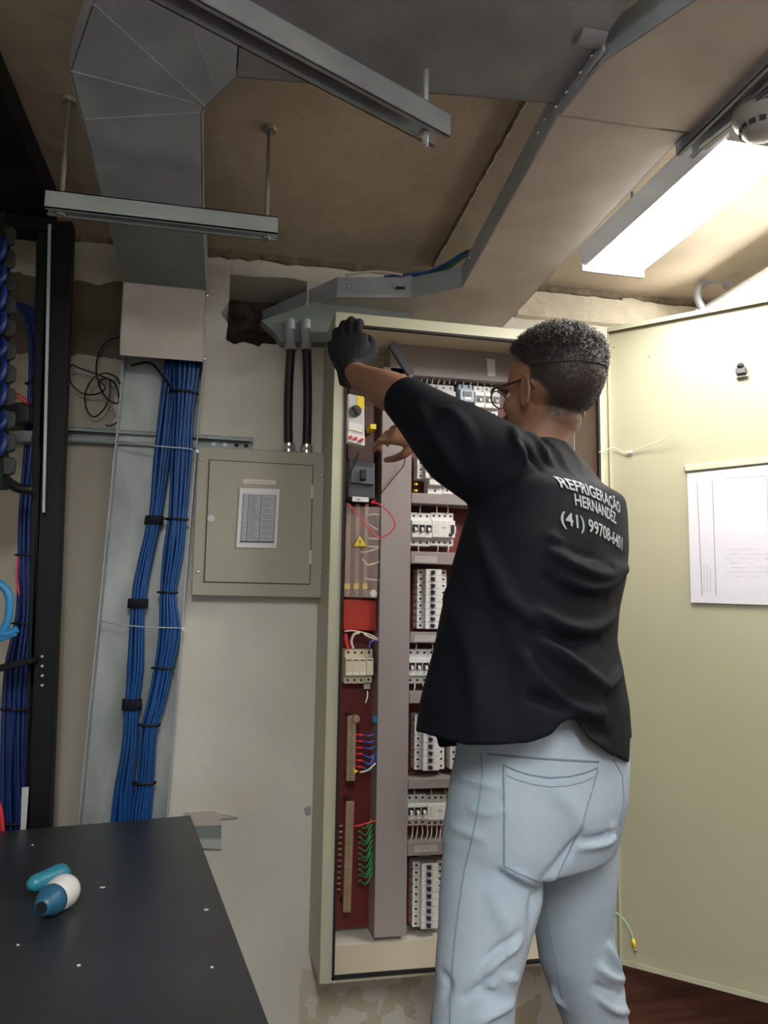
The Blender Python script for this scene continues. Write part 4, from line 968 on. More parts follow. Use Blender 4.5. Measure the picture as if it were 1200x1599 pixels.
for k in range(11):
    y = 1290+k*8.5
    b = MB(); b.tube(curve([P(562, y, Y=2.16), P(572, y+3+(k % 3)*2, Y=2.14), P(580, y-10, Y=2.145), P(587, y-24 if k > 6 else y-8, Y=2.17)], 5), .0023, 8); tag(b.build('green_wire', 'green', smooth=True), 'green earth wire between terminal bar and duct, %s of eleven' % ['topmost', 'second', 'third', 'fourth', 'fifth', 'sixth', 'seventh', 'eighth', 'ninth', 'tenth', 'lowest'][k], 'wire', 'green earth wires')
    b = MB(); p_ = P(563, y, Y=2.16); b.cyl(p_-Vector((.006, 0, 0)), p_+Vector((.003, 0, 0)), .003, 8); tag(b.build('wire_lug', 'bronze', smooth=True), 'pale lug on a green earth wire, %s of eleven' % ['topmost', 'second', 'third', 'fourth', 'fifth', 'sixth', 'seventh', 'eighth', 'ninth', 'tenth', 'lowest'][k], 'lug', 'earth wire lugs')
for k in range(12):
    b = MB(); p_ = P(529.5-k*.3, 1290+k*9, Y=2.19); b.cyl(p_, p_+Vector((.010, 0, 0)), .003, 8); tag(b.build('faint_lug', 'bronze', smooth=True), 'small dull lug in the shade left of the long bar, %s from the top' % ORD[k], 'lug', 'shaded lugs left of the long bar')
b = MB(); b.tube(curve([P(x, y, Y=2.14) for x, y in ((553, 1290), (565, 1288), (578, 1284), (588, 1281))], 5), .002, 6); tag(b.build('red_lead', 'redw', smooth=True), 'short red lead at the head of the long terminal bar', 'wire')
b = MB(); b.obox(P(598, 1473, Y=2.17), (.022, 0, 0), (0, .02, 0), (0, 0, .008)); tag(b.build('cable_gland', 'dgrey', bevel=.003), 'dark gland under the foot of the vertical duct', 'gland')
b = MB()
for k in range(4): b.tube(curve([P(x, y+k*2, Y=2.19) for x, y in ((640, 531), (690, 533), (740, 541), (790, 546))], 5), .003, 6)
tag(b.build('blue_leads', 'blued', smooth=True), 'dark blue leads lying on top of the broad upper duct', 'wires', kind='stuff')
b = MB(); a_, c_ = P(612, 536, Y=2.0), P(643, 584, Y=2.0); d = (c_-a_); n_ = Vector((d.z, 0, -d.x)).normalized()*.011
b.prism([a_-n_, c_-n_, c_+n_, a_+n_], (0, .012, 0)); tag(b.build('flat_black_tool', 'dark', bevel=.002), 'flat black tool slanting between the gloved hand and the sleeve', 'tool')

# ================================================================== THE MAN
MAN = thing('person', (.62, 1.44, 0), 'person in black T-shirt and light jeans, seen from behind, reaching into the cabinet', 'person')
def remesh(mbs, voxel, smooth_it=4, fac=.5):
    me = bpy.data.meshes.new('tmp'); bm = bmesh.new()
    for m_ in mbs:
        bmesh.ops.recalc_face_normals(m_.bm, faces=m_.bm.faces); t_ = bpy.data.meshes.new('t'); m_.bm.to_mesh(t_); bm.from_mesh(t_); bpy.data.meshes.remove(t_)
    bm.to_mesh(me); bm.free(); o = bpy.data.objects.new('tmp', me); COL.objects.link(o)
    md = o.modifiers.new('r', 'REMESH'); md.mode = 'VOXEL'; md.voxel_size = voxel; md.adaptivity = 0
    bpy.context.view_layer.update()
    dg = bpy.context.evaluated_depsgraph_get()
    ev = o.evaluated_get(dg); out = bmesh.new(); out.from_mesh(ev.to_mesh()); ev.to_mesh_clear()
    bpy.data.objects.remove(o); bpy.data.meshes.remove(me)
    for _ in range(smooth_it): bmesh.ops.smooth_vert(out, verts=out.verts, factor=fac, use_axis_x=True, use_axis_y=True, use_axis_z=True)
    return out
def finish(bm, name, m, parent, kind=None):
    w_ = MB.__new__(MB); w_.bm = bm; return w_.build(name, m, parent, True)
FA = R(131)
def frame(a): f_ = Vector((math.cos(a), math.sin(a), 0)); return f_, Vector((-f_.y, f_.x, 0))   # facing, left
fT, lT = frame(FA)
def ering(c, a, b_, ang, n=32, e=2.3, tilt=0.):
    f_, l_ = frame(ang); out = []
    for k in range(n):
        t_ = 2*math.pi*k/n; cs_, sn = math.cos(t_), math.sin(t_); q = (abs(cs_)**e+abs(sn)**e)**(-1/e)
        p = Vector(c)+l_*(a*cs_*q)+f_*(b_*sn*q); p.z += tilt*sn*q; out.append(p)
    return out

# --- skeleton points
shL, elL, wrL = Vector((.500, 1.38, 1.53)), P(645, 625, Y=1.60), P(549, 581, Y=1.83)
C7 = Vector((.672, 1.475, 1.585))
shR, elR, wrR = Vector((.775, 1.60, 1.52)), P(760, 725, Y=1.80), P(668, 684, Y=1.90)
# --- hands
def hand(org, d, nrm, side, curl, r=1., thumb_curl=.4, spread=.06, fists=None):
    """palm from wrist org along d; nrm = back of hand direction; side = towards the thumb"""
    d, nrm = d.normalized(), nrm.normalized(); side = (side-d*side.dot(d)).normalized(); nrm = d.cross(side).normalized()*(1 if d.cross(side).dot(nrm) > 0 else -1)
    b = MB(); rs = []
    for t_, w_, th in ((0, .026, .019), (.02, .030, .018), (.05, .040, .016), (.08, .042, .014), (.092, .040, .011)):
        c_ = org+d*t_; rs.append([c_+side*(math.cos(2*math.pi*k/16)*w_*r)+nrm*(math.sin(2*math.pi*k/16)*th*r) for k in range(16)])
    b.rings(rs)
    for i, (off, L, rad) in enumerate(((.030, (.042, .025, .020), .0092), (.010, (.046, .029, .021), .0095), (-.011, (.043, .027, .020), .0090), (-.031, (.034, .020, .018), .0080))):
        p = org+d*.082+side*off*.95; dd_ = (d+side*off*spread*20*.1).normalized(); ang = curl[i]
        pts = [org+d*.05+side*off*.8, p]; a = 0
        for j, l_ in enumerate(L):
            a += ang[j]; v = dd_*math.cos(a)-nrm*math.sin(a); p = p+v*l_; pts.append(p)
        b2 = [rad*r, rad*r*1.02, rad*r, rad*.92*r, rad*.78*r]
        for j in range(len(pts)-1): b.capsule(pts[j], pts[j+1], b2[j], b2[j+1], 10)
    p0 = org+d*.022+side*.022; p1 = p0+(d*.6+side*.75-nrm*.35).normalized()*.042
    v1 = (d*.9+side*(.4-thumb_curl)-nrm*.45).normalized(); p2 = p1+v1*.032; p3 = p2+(d*.9-side*thumb_curl-nrm*.45).normalized()*.026
    b.capsule(p0, p1, .0145*r, .0125*r, 12); b.capsule(p1, p2, .0122*r, .0105*r, 12); b.capsule(p2, p3, .0105*r, .0085*r, 12)
    return b, (p0, p1, p2, p3)
dL = (P(540, 508, Y=1.85)-wrL).normalized()
toC = (CAMPOS-wrL).normalized()
curlL = [(.25, .6, .5), (.2, .5, .5), (.2, .55, .5), (.25, .6, .5)]
handL, thL = hand(wrL, dL, (toC*.8-r0*.45), r0*.9+toC*.25, curlL)
gloveL, _ = hand(wrL, dL, (toC*.8-r0*.45), r0*.9+toC*.25, curlL, 1.26)
dR = (P(605, 674, Y=1.955)-wrR).normalized()
curlR = [(.25, .65, .35), (.4, .7, .4), (.5, .8, .5), (.6, .9, .5)]
handR, thR = hand(wrR, dR, Vector((0, 0, .8))+toC*.5, Vector((0, 0, -.8))+toC*.6, curlR, .95, .1)

# --- head
HC = P(861, 614, Y=1.50); ha = R(118); hf, hl = frame(ha); tiltv = (hf*math.cos(R(1))+Vector((0, 0, 1))*math.sin(R(1))).normalized()
hu = tiltv.cross(hl).normalized(); hu = hu if hu.z > 0 else -hu; hf = tiltv
S_ = 1.06
def HP(l_, f_, u_): return HC+(hl*l_+hf*f_+hu*u_)*S_
head = MB()
head.ell(HP(0, -.010, .030), hl*.076*S_, hf*.102*S_, hu*.088*S_, 32, 20)
head.ell(HP(0, .030, -.030), hl*.062*S_, hf*.062*S_, hu*.078*S_, 28, 16)       # face
head.ell(HP(0, .040, -.085), hl*.040*S_, hf*.045*S_, hu*.028*S_, 24, 12)       # chin, jaw
head.ell(HP(0, .000, -.055), hl*.058*S_, hf*.06*S_, hu*.04*S_, 24, 12)
head.ell(HP(0, .072, .022), hl*.048*S_, hf*.022*S_, hu*.014*S_, 20, 10)        # brow
head.ell(HP(0, .094, -.020), hl*.011*S_, hf*.012*S_, hu*.026*S_, 16, 10)       # nose bridge
head.ell(HP(0, .104, -.036), hl*.017*S_, hf*.015*S_, hu*.012*S_, 16, 10)       # nose tip
head.ell(HP(0, .084, -.064), hl*.024*S_, hf*.012*S_, hu*.006*S_, 16, 8); head.ell(HP(0, .083, -.075), hl*.021*S_, hf*.012*S_, hu*.007*S_, 16, 8)
for s in (-1, 1):
    head.ell(HP(s*.044, .055, -.025), hl*.022*S_, hf*.024*S_, hu*.022*S_, 16, 10)
    ax = (hl*s*.35-hf*.94).normalized(); out_ = (hl*s*.94+hf*.35).normalized()
    ec = HP(s*.077, -.004, -.012)
    for k in range(14):                                              # helix rim
        a0 = R(-60+300*k/14); a1 = R(-60+300*(k+1)/14)
        q0 = ec+ax*(.015*math.cos(a0)+.002)+hu*(.030*math.sin(a0))+out_*.006; q1 = ec+ax*(.015*math.cos(a1)+.002)+hu*(.030*math.sin(a1))+out_*.006
        head.capsule(q0, q1, .0045, .0045, 8)
    head.ell(ec+out_*.001, ax*.015, out_*.006, hu*.028, 14, 8)
    head.ell(ec+out_*.003-hu*.025+ax*(-.004), ax*.008, out_*.005, hu*.010, 12, 8)
neck = MB(); neck.tube([C7+fT*.03-Vector((0, 0, .08)), C7+fT*.045+Vector((0, 0, .02)), HP(0, -.006, -.055), HP(0, .0, .0)], [.078, .060, .053, .050], 20)
# --- torso, limbs
tor = MB(); tor.rings([ering((.60, 1.46, .92), .12, .08, FA), ering((.60, 1.46, 1.02), .115, .08, FA), ering((.615, 1.47, 1.15), .135, .09, FA), ering((.63, 1.485, 1.32), .155, .10, FA), ering((.64, 1.495, 1.43), .16, .095, FA), ering((.65, 1.50, 1.50), .14, .075, FA), ering((.655, 1.50, 1.56), .07, .05, FA)])
arms = MB()
arms.capsule(shL+Vector((.05, .03, -.01)), shL, .045, .043); arms.capsule(shL, elL, .043, .036); arms.capsule(shR-Vector((.04, .03, .01)), shR, .045, .043); arms.capsule(shR, elR, .05, .038)
def limb(b, a, c, rr, mid=(0, 0, 0)):
    n = len(rr); b.tube([a.lerp(c, k/(n-1))+Vector(mid)*math.sin(math.pi*k/(n-1)) for k in range(n)], rr, 18)
limb(arms, elL, wrL, [.037, .044, .045, .042, .036, .031, .029], (0, 0, -.004)); limb(arms, elR, wrR, [.036, .040, .039, .034, .028, .025, .025])
hipL, hipR = P(765, 1290, Y=1.40), P(885, 1290, Y=1.52)
knL, knR = P(736, 1600, Y=1.365), P(931, 1600, Y=1.58)
anL, anR = Vector((knL.x-.01, knL.y-.02, .09)), Vector((knR.x+.03, knR.y+.03, .09))
knL = knL-Vector((0, 0, .07)); knR = knR-Vector((0, 0, .02))
legs = MB()
for h_, k_, a_ in ((hipL, knL, anL), (hipR, knR, anR)):
    limb(legs, h_+Vector((0, 0, .05)), k_, [.060, .062, .058, .052, .045]); limb(legs, k_, a_, [.05, .052, .046, .036, .032]); 
    fd = frame(R(115))[0]; legs.capsule(a_-fd*.04-Vector((0, 0, .055)), a_+fd*.15-Vector((0, 0, .06)), .028, .026)
bmB = remesh([head, neck, tor, arms, legs, handL, handR], .0038, 3)
# eye hollows
for s in (-1, 1):
    e_ = HP(s*.031, .088, .000)
    for v in bmB.verts:
        d_ = (v.co-e_).length
        if d_ < .04: v.co -= hf*.009*math.exp(-(d_/.013)**2)
body = finish(bmB, 'body', 'skin', MAN)
for s in (-1, 1):
    b = MB(); b.ell(HP(s*.031, .072, .000), hl*.0115, hf*.0115, hu*.0115, 16, 10); b.build('eye', 'eye', MAN, True)
b = MB(); b.ell(HP(0, .0955, -.069), hl*.021, hf*.003, hu*.005, 14, 8); b.build('lips', 'lip', MAN, True)

# --- hair: faded sides, curly top
def hair_r(th, ph):   # direction -> hair thickness
    return 0
def skull(dv, extra=0.):
    c_ = HP(0, -.010, .030); return c_+hl*dv[0]*(.076*S_+extra)+hf*dv[1]*(.102*S_+extra)+hu*dv[2]*(.088*S_+extra)
def hairline(dv):     # 0 = none, up to 1 = long top
    x, y, z = dv
    if y > 0:                                            # front and temples
        lim = .30+.42*max(0, y)**1.2 if abs(x) < .75 else .02+.9*y
    else: lim = -.86
    if abs(x) > .5 and y > -.5:
        k_ = max(0, min(1, (y+.5)/.42)); k_ = k_*k_*(3-2*k_)
        lim = max(lim, -.86+.60*k_ if y < .12 else .1+1.2*(y-.12))
    return z-lim
b = MB(); nu, nv = 96, 60; grid = []
for j in range(nv+1):
    t_ = -math.pi/2+math.pi*j/nv; row = []
    for i in range(nu):
        a = 2*math.pi*i/nu; dv = (math.cos(t_)*math.cos(a), math.cos(t_)*math.sin(a), math.sin(t_)); hh = hairline(dv)
        top = max(0, min(1, (dv[2]-.02)/.5)); th = -.003 if hh < .05 else min(.0025, (hh-.05)*.03)
        if hh > 0: th += top*.0085*(1+.4*noise.noise(Vector(dv)*9)+.3*noise.noise(Vector(dv)*22))
        row.append((b.bm.verts.new(skull(dv, th)), hh if dv[2] > .10 else -1))
    grid.append(row)
for j in range(nv):
    for i in range(nu):
        q = [grid[j][i], grid[j][(i+1) % nu], grid[j+1][(i+1) % nu], grid[j+1][i]]
        if max(x[1] for x in q) > 0: b.bm.faces.new([x[0] for x in q])
HAIR = b.build('hair', 'hair', MAN, True)
bvB = BVHTree.FromPolygons([v.co+WM[MAN].translation for v in body.data.vertices], [tuple(p.vertices) for p in body.data.polygons])
rnd = random.Random(11); b = MB()
for k in range(9000):
    z = rnd.uniform(-.95, 1); a = rnd.uniform(0, 2*math.pi); q = math.sqrt(1-z*z); dv = (q*math.cos(a), q*math.sin(a), z); hh = hairline(dv)
    if hh < .0: continue
    top = max(0, min(1, (z-.02)/.5))
    if z < .35:
        h_ = bvB.ray_cast(skull(dv, .08), (skull(dv, 0)-skull(dv, .08)).normalized(), .12)
        p = h_[0] if h_[0] is not None else skull(dv, .002); p = p if (p-skull(dv, 0)).dot(skull(dv, .01)-skull(dv, 0)) > 0 or z < -.1 else skull(dv, .002)
    else: p = skull(dv, .002)
    p = p+(skull(dv, .01)-skull(dv, 0)).normalized()*top*.007
    n_ = (p-HP(0, -.01, .0)).normalized(); tg = n_.cross(Vector((rnd.uniform(-1, 1), rnd.uniform(-1, 1), rnd.uniform(-1, 1)))).normalized(); bt = n_.cross(tg)
    L = (.003+.011*top)*rnd.uniform(.6, 1.25); ra = .0034*rnd.uniform(.6, 1.3)*(.25+.75*top); w0 = rnd.uniform(0, 6)
    sz_ = .5+.5*top
    pts = [p+n_*(L*u/5)+(tg*math.cos(w0+u*1.2)+bt*math.sin(w0+u*1.2))*ra*(u/5)*1.4+tg*L*.4*(u/5)**2 for u in range(6)]
    b.tube(pts, [.0012*sz_, .0012*sz_, .0011*sz_, .0009*sz_, .0007*sz_, .0003], 3)
b.build('curls', 'hair', MAN, True, kind='stuff')
# the close-cropped sides and nape are coloured on the scalp itself
me_ = body.data; off_ = WM[MAN].translation
at_ = me_.attributes.new('scalp', 'FLOAT', 'POINT')
def sst(a, b_, x): x = max(0, min(1, (x-a)/(b_-a))); return x*x*(3-2*x)
for i, v in enumerate(me_.vertices):
    v_ = v.co+off_-HP(0, -.010, .030)
    if v_.length > .17*S_: continue
    l_, f_, u_ = abs(v_.dot(hl)), v_.dot(hf), v_.dot(hu)
    dv = Vector((v_.dot(hl)/.076, f_/.102, u_/.088))
    if dv.length < .3: continue
    dn = dv.normalized(); h1 = hairline(tuple(dn)); q = 0
    if l_ > .0815*S_ and -.05 < f_ < .05 and u_ < .03: continue
    if u_ > -.075*S_: q = sst(-.06, .10, h1)
    if f_ < 0: q = max(q, sst(-.125*S_, -.065*S_, u_)*sst(.072*S_, .050*S_, l_)*sst(.0, -.03, f_))
    at_.data[i].value = q
nt = MT['skin'].node_tree; pb_ = nt.nodes['Principled BSDF']; src_ = pb_.inputs['Base Color'].links[0].from_socket
an_ = nt.nodes.new('ShaderNodeAttribute'); an_.attribute_name = 'scalp'
mx_ = nt.nodes.new('ShaderNodeMix'); mx_.data_type = 'RGBA'
nt.links.new(an_.outputs['Fac'], mx_.inputs['Factor']); nt.links.new(src_, mx_.inputs['A']); mx_.inputs['B'].default_value = (.045, .029, .023, 1)
nt.links.new(mx_.outputs['Result'], pb_.inputs['Base Color'])

# --- spectacles
SP = thing('tmp2', (0, 0, 0), 'x', 'x'); bpy.data.objects.remove(SP)
def gl(l_, f_, u_): return HP(l_, f_, u_)
b = MB()
for s in (-1, 1):
    c_ = [gl(s*(.033+.024*math.cos(t_)), .108-abs(.024*math.cos(t_)+.01)*.1, .000+.017*math.sin(t_)) for t_ in [2*math.pi*k/20 for k in range(21)]]
    b.tube(c_, .0018, 6)
    b.tube([gl(s*.057, .104, .008), gl(s*.074, .085, .010)], .0025, 6)
    b.tube([gl(s*.074, .085, .010), gl(s*.0785, .04, .010), gl(s*.080, .00, .012), gl(s*.080, -.012, .006), gl(s*.079, -.024, -.012)], [.0024, .0024, .0022, .002, .0018], 6, flat=.6)
b.tube([gl(-.010, .108, .004), gl(0, .111, .006), gl(.010, .108, .004)], .0016, 6)
SPEC = b.build('spectacles', 'dark', MAN, True)
for s in (-1, 1):
    b = MB(); b.ell(gl(s*.033, .106, .0), hl*.022, hf*.0008, hu*.0155, 20, 8); b.build('lens', 'lens', SPEC, True)

# --- glove
cuff = MB(); cuff.tube([wrL-dL*.028, wrL-dL*.01, wrL+dL*.02], [.033, .034, .036], 16)
bmG = remesh([gloveL, cuff], .0032, 2)
gl_ = finish(bmG, 'glove', 'glove', MAN)
gl_['label'] = 'black knit glove on the raised left hand'
b = MB()
pp = curve([wrL+dL*.03-r0*.040, wrL+dL*.0-r0*.036-Vector((0, .02, 0)), wrL-dL*.03-r0*.020-Vector((0, .03, 0)), wrL-dL*.05-r0*.0-Vector((0, .028, .0))], 6)
b.tube(pp, .004, 8); b.build('glove_strap', 'glove', gl_, True)

# --- T-shirt
def lvl(py, xl, xr, Yc, ang=FA, ratio=.66, f_off=0.):
    a_, c_ = P(xl, py, Y=Yc), P(xr, py, Y=Yc); w_ = (c_.x-a_.x)/2*.913
    q = math.sqrt(math.cos(R(63))**2+(ratio*math.sin(R(63)))**2); A_ = w_/q
    return (a_+c_)/2, A_, A_*ratio, ang
sh = MB(); rs = [ering((.640, 1.495, 1.60), .060, .055, FA), ering((.645, 1.495, 1.575), .095, .070, FA), ering((.645, 1.495, 1.548), .150, .090, FA), ering((.645, 1.490, 1.515), .180, .108, FA)]
for py, xl, xr, Yc in ((775, 742, 974, 1.475), (800, 738, 977, 1.47), (850, 722, 979, 1.46), (900, 708, 975, 1.455), (950, 697, 963, 1.45), (1000, 686, 960, 1.445), (1050, 674, 970, 1.44), (1100, 661, 978, 1.44), (1150, 655, 982, 1.44), (1200, 652, 980, 1.44), (1260, 650, 980, 1.44)):
    c_, A_, B_, an = lvl(py, xl, xr, Yc); rs.append(ering(c_, A_, B_, an))
sh.rings(rs)
axL = (elL-shL).normalized(); cutL = P(632, 622, Y=1.585)
sl = MB(); e1_ = shL+Vector((.10, .07, -.035))
sl.tube([e1_, shL+Vector((.03, .015, -.012)), shL.lerp(cutL, .35)+Vector((0, 0, -.012)), shL.lerp(cutL, .7)+Vector((0, 0, -.006)), cutL, cutL+axL*.03], [.085, .088, .082, .062, .048, .047], 24)
axR = (elR-shR).normalized(); cutR = elR+axR*.0
sr = MB(); sr.tube([shR-Vector((.10, .07, .04)), shR-Vector((.03, .02, .02)), shR.lerp(cutR, .5), cutR, cutR+axR*.03], [.080, .078, .070, .055, .055], 24)
bmS = remesh([sh, sl, sr], .006, 10)
def cut(bm, co, no):
    geom = bm.verts[:]+bm.edges[:]+bm.faces[:]
    bmesh.ops.bisect_plane(bm, geom=geom, plane_co=co, plane_no=no, clear_outer=True)
def cut_local(bm, co, no, rad):
    co, no = Vector(co), Vector(no).normalized()
    fs = [f_ for f_ in bm.faces if (f_.calc_center_median()-co).length < rad]
    geom = list({v for f_ in fs for v in f_.verts})+list({e_ for f_ in fs for e_ in f_.edges})+fs
    bmesh.ops.bisect_plane(bm, geom=geom, plane_co=co, plane_no=no, clear_outer=False)
    kill = [v for v in bm.verts if (v.co-co).length < rad*1.0 and (v.co-co).dot(no) > 1e-5]
    bmesh.ops.delete(bm, geom=kill, context='VERTS')
cut_local(bmS, cutL, axL, .09); cut_local(bmS, cutR, axR, .09)
nn = (Vector((0, 0, 1))-fT*-.35*-1*-1).normalized()
cut_local(bmS, C7+fT*.05+Vector((0, 0, -.006)), (Vector((0, 0, 1))+fT*.30).normalized(), .12)
# hem: visible curve in the picture, high at the left back pocket where the jeans show
hem_tab = [(600, 1140), (652, 1142), (700, 1156), (725, 1163), (780, 1164), (830, 1160), (862, 1148), (876, 1130), (895, 1122), (910, 1130), (918, 1152), (950, 1176), (985, 1193), (1100, 1200)]
def interp(tab, x):
    if x <= tab[0][0]: return tab[0][1]
    for (a_, b_), (c_, d_) in zip(tab, tab[1:]):
        if x <= c_: return b_+(d_-b_)*(x-a_)/(c_-a_)
    return tab[-1][1]
bmS.normal_update()
back_z = {}
shift = {}
for v in bmS.verts:
    px, py = px_of(v.co); vis = (v.co-Vector((.61, 1.44, v.co.z))).dot(Vector((-.42, -.9, 0))) > -.02
    hy_ = interp(hem_tab, px)
    if not vis: hy_ = 1160+8*math.sin(px*.03)
    s_ = (py-hy_)/850. if vis else (py-hy_)/760.
    s_ = max(min(s_, .3), -.5) if py > 1000 else -.5
    shift[v] = -s_-v.co.z if False else s_
zold = {v: v.co.z for v in bmS.verts}
xyz = {}
for v in bmS.verts: v.co.z = -shift[v] if shift[v] > -.12 else v.co.z+10
# cut at z' = 0 (removing z' < 0) among the shifted lower part
edges = [e_ for e_ in bmS.edges if (e_.verts[0].co.z < 5 and e_.verts[1].co.z < 5 and e_.verts[0].co.z*e_.verts[1].co.z < 0)]
for e_ in edges:                      # snap the nearer vertex onto the hem line
    a_, c_ = e_.verts
    if a_.co.z*c_.co.z >= 0: continue
    k = abs(a_.co.z)/(abs(a_.co.z)+abs(c_.co.z)); v, o_ = (a_, c_) if k < .5 else (c_, a_)
    kk = k if k < .5 else 1-k
    if v.tag: continue
    v.tag = True; zo = zold[v]+(zold[o_]-zold[v])*kk
    v.co.x += (o_.co.x-v.co.x)*kk; v.co.y += (o_.co.y-v.co.y)*kk; v.co.z = 0; zold[v] = zo
kill = [v for v in bmS.verts if v.co.z < -1e-6]
for v in bmS.verts: v.co.z = zold[v]
bmesh.ops.delete(bmS, geom=kill, context='VERTS')
for _ in range(6):                    # even out the cut edges
    nw = {}
    for v in bmS.verts:
        be = [e_.other_vert(v) for e_ in v.link_edges if e_.is_boundary]
        if len(be) == 2: nw[v] = v.co*.4+(be[0].co+be[1].co)*.3
    for v, c_ in nw.items(): v.co = c_
bmS.verts.ensure_lookup_table(); bmS.normal_update()
# folds, cast onto the cloth and pushed along its normals
bvh = BVHTree.FromBMesh(bmS)
def cast(px, py):
    v = ray(px, py).normalized(); h_ = bvh.ray_cast(CAMPOS, v, 4); return h_[0]
FK = 2.0
def folds(bm, lst):
    segs = []
    for pxs, wdt, hgt in lst:
        pts = [cast(x, y) for x, y in pxs]; pts = [p for p in pts if p is not None]
        if len(pts) < 2: continue
        segs.append((curve(pts, 4), wdt, hgt))
    for v in bm.verts:
        d_ = 0
        for pts, wdt, hgt in segs:
            best = 1; bi = 0
            for i in range(len(pts)-1):
                a_, c_ = pts[i], pts[i+1]; ab = c_-a_; L2_ = ab.length_squared
                if L2_ == 0: continue
                t_ = max(0, min(1, (v.co-a_).dot(ab)/L2_)); dd_ = (v.co-(a_+ab*t_)).length
                if dd_ < best: best = dd_; bi = (i+t_)/(len(pts)-1)
            if best < wdt*3: d_ += FK*hgt*math.exp(-(best/wdt)**2)*(math.sin(math.pi*min(1, max(0, .12+bi*.8)))**.6)
        d_ += .0016*noise.noise(v.co*14)
        v.co += v.normal*d_
folds(bmS, [
 ([(800, 670), (812, 700), (818, 718)], .008, .006), ([(828, 680), (845, 705), (862, 728)], .007, .006), ([(855, 690), (872, 715), (893, 742)], .007, .006), ([(880, 693), (900, 720), (925, 755)], .006, .004),
 ([(812, 690), (828, 712), (850, 738)], .006, -.005),
 ([(700, 640), (725, 665), (745, 700)], .012, .004), ([(655, 640), (680, 680), (720, 740)], .013, .005),
 ([(862, 838), (890, 862), (930, 880), (974, 884)], .009, .005), ([(860, 862), (900, 885), (940, 898), (975, 888)], .009, .007), ([(870, 848), (905, 868), (950, 884)], .007, -.005),
 ([(880, 905), (920, 918), (958, 908), (970, 895)], .010, .007), ([(850, 900), (900, 930), (945, 935)], .010, -.005),
 ([(840, 955), (880, 978), (920, 982), (958, 962)], .011, .009), ([(830, 985), (880, 1002), (935, 1000)], .012, -.008),
 ([(780, 930), (820, 960), (860, 1000), (900, 1040)], .014, .006), ([(840, 1000), (890, 1040), (940, 1070), (985, 1085)], .013, .010), ([(835, 1040), (880, 1085), (930, 1105), (985, 1100)], .013, -.008), 
 ([(820, 1030), (860, 1070), (895, 1100), (940, 1115)], .013, .009), ([(945, 1075), (965, 1050), (972, 1025)], .010, .009), ([(830, 1085), (860, 1095), (890, 1108)], .010, -.008), ([(905, 1125), (925, 1135), (950, 1150)], .012, -.006),
 ([(700, 930), (730, 1000), (745, 1080), (745, 1150)], .02, .006), ([(760, 960), (790, 1040), (800, 1150)], .02, -.005), ([(745, 820), (765, 880), (800, 940)], .016, .006),
 ([(900, 1150), (880, 1160), (860, 1155)], .008, .006)])
SHIRT = finish(bmS.copy(), 'tshirt', 'shirt', MAN)
sd = SHIRT.modifiers.new('thick', 'SOLIDIFY'); sd.thickness = .0025; sd.offset = 0
# neck ribbing
bvh = BVHTree.FromBMesh(bmS)
# print on the back: flat lettering laid onto the cloth
so = cast(930, 790)
bN = -fT; rd = -lT; uv_ = Vector((0, 0, 1))
ang = R(-11); rd2 = rd*math.cos(ang)+uv_*math.sin(ang); uv2 = uv_*math.cos(ang)-rd*math.sin(ang)
def text_on(txt, size, dx, dy, width, ky=1.0):
    cu = bpy.data.curves.new('t', 'FONT'); cu.body = txt; cu.size = size; cu.align_x = 'CENTER'; cu.offset = size*.018; cu.resolution_u = 3
    o = bpy.data.objects.new('t', cu); COL.objects.link(o); bpy.context.view_layer.update()
    me = bpy.data.meshes.new_from_object(o.evaluated_get(bpy.context.evaluated_depsgraph_get())); bpy.data.objects.remove(o)
    bm = bmesh.new(); bm.from_mesh(me); bpy.data.meshes.remove(me)
    xs = [v.co.x for v in bm.verts]; k = width/(max(xs)-min(xs))
    bmesh.ops.triangulate(bm, faces=bm.faces)
    for _ in range(5):
        el = [e_ for e_ in bm.edges if e_.calc_length() > .0035/k]
        if el: bmesh.ops.subdivide_edges(bm, edges=el, cuts=1); bmesh.ops.triangulate(bm, faces=bm.faces)
    kill = []
    for v in bm.verts:
        q = so+rd2*(v.co.x*k+dx)+uv2*(v.co.y*ky+dy)
        h_ = bvh.ray_cast(q+bN*.25, -bN, .6)
        if h_[0] is None: kill.append(v); continue
        v.co = h_[0]+bN*.0030+h_[1]*.001
    bmesh.ops.delete(bm, geom=kill, context='VERTS')
    o = finish(bm, 'lettering', 'print', SHIRT); o['label'] = 'grey lettering on the back of the shirt'
    return o
text_on('REFRIGERAÇÃO', .024, .010, .014, .168, 1.3)
text_on('HERNANDEZ', .024, .008, -.014, .122, 1.3)
text_on('(41) 99708-6401', .026, .012, -.056, .180, 1.3)

# --- jeans
je = MB(); rs = []
JA = R(122)
for py, xl, xr, Yc in ((1080, 726, 968, 1.45), (1120, 722, 972, 1.45), (1165, 720, 976, 1.45), (1200, 712, 976, 1.45), (1250, 703, 975, 1.45), (1300, 696, 964, 1.45), (1335, 700, 955, 1.45)):
    c_, A_, B_, an = lvl(py, xl, xr, Yc, JA, .72); rs.append(ering(c_, A_*.985, B_*.985, JA, e=2.2))
je.rings(rs)
def leg(rows):
    m_ = MB(); rs_ = []
    for py, xl, xr, Y_, ra in rows:
        a_, c_ = P(xl, py, Y=Y_), P(xr, py, Y=Y_); w_ = (c_.x-a_.x)/2*.93; f_, l_ = frame(R(115)); c0 = (a_+c_)/2
        rs_.append([c0+rt*0+l_*(w_*math.cos(2*math.pi*k/28))+f_*(w_*ra*math.sin(2*math.pi*k/28)) for k in range(28)])
    return m_, rs_
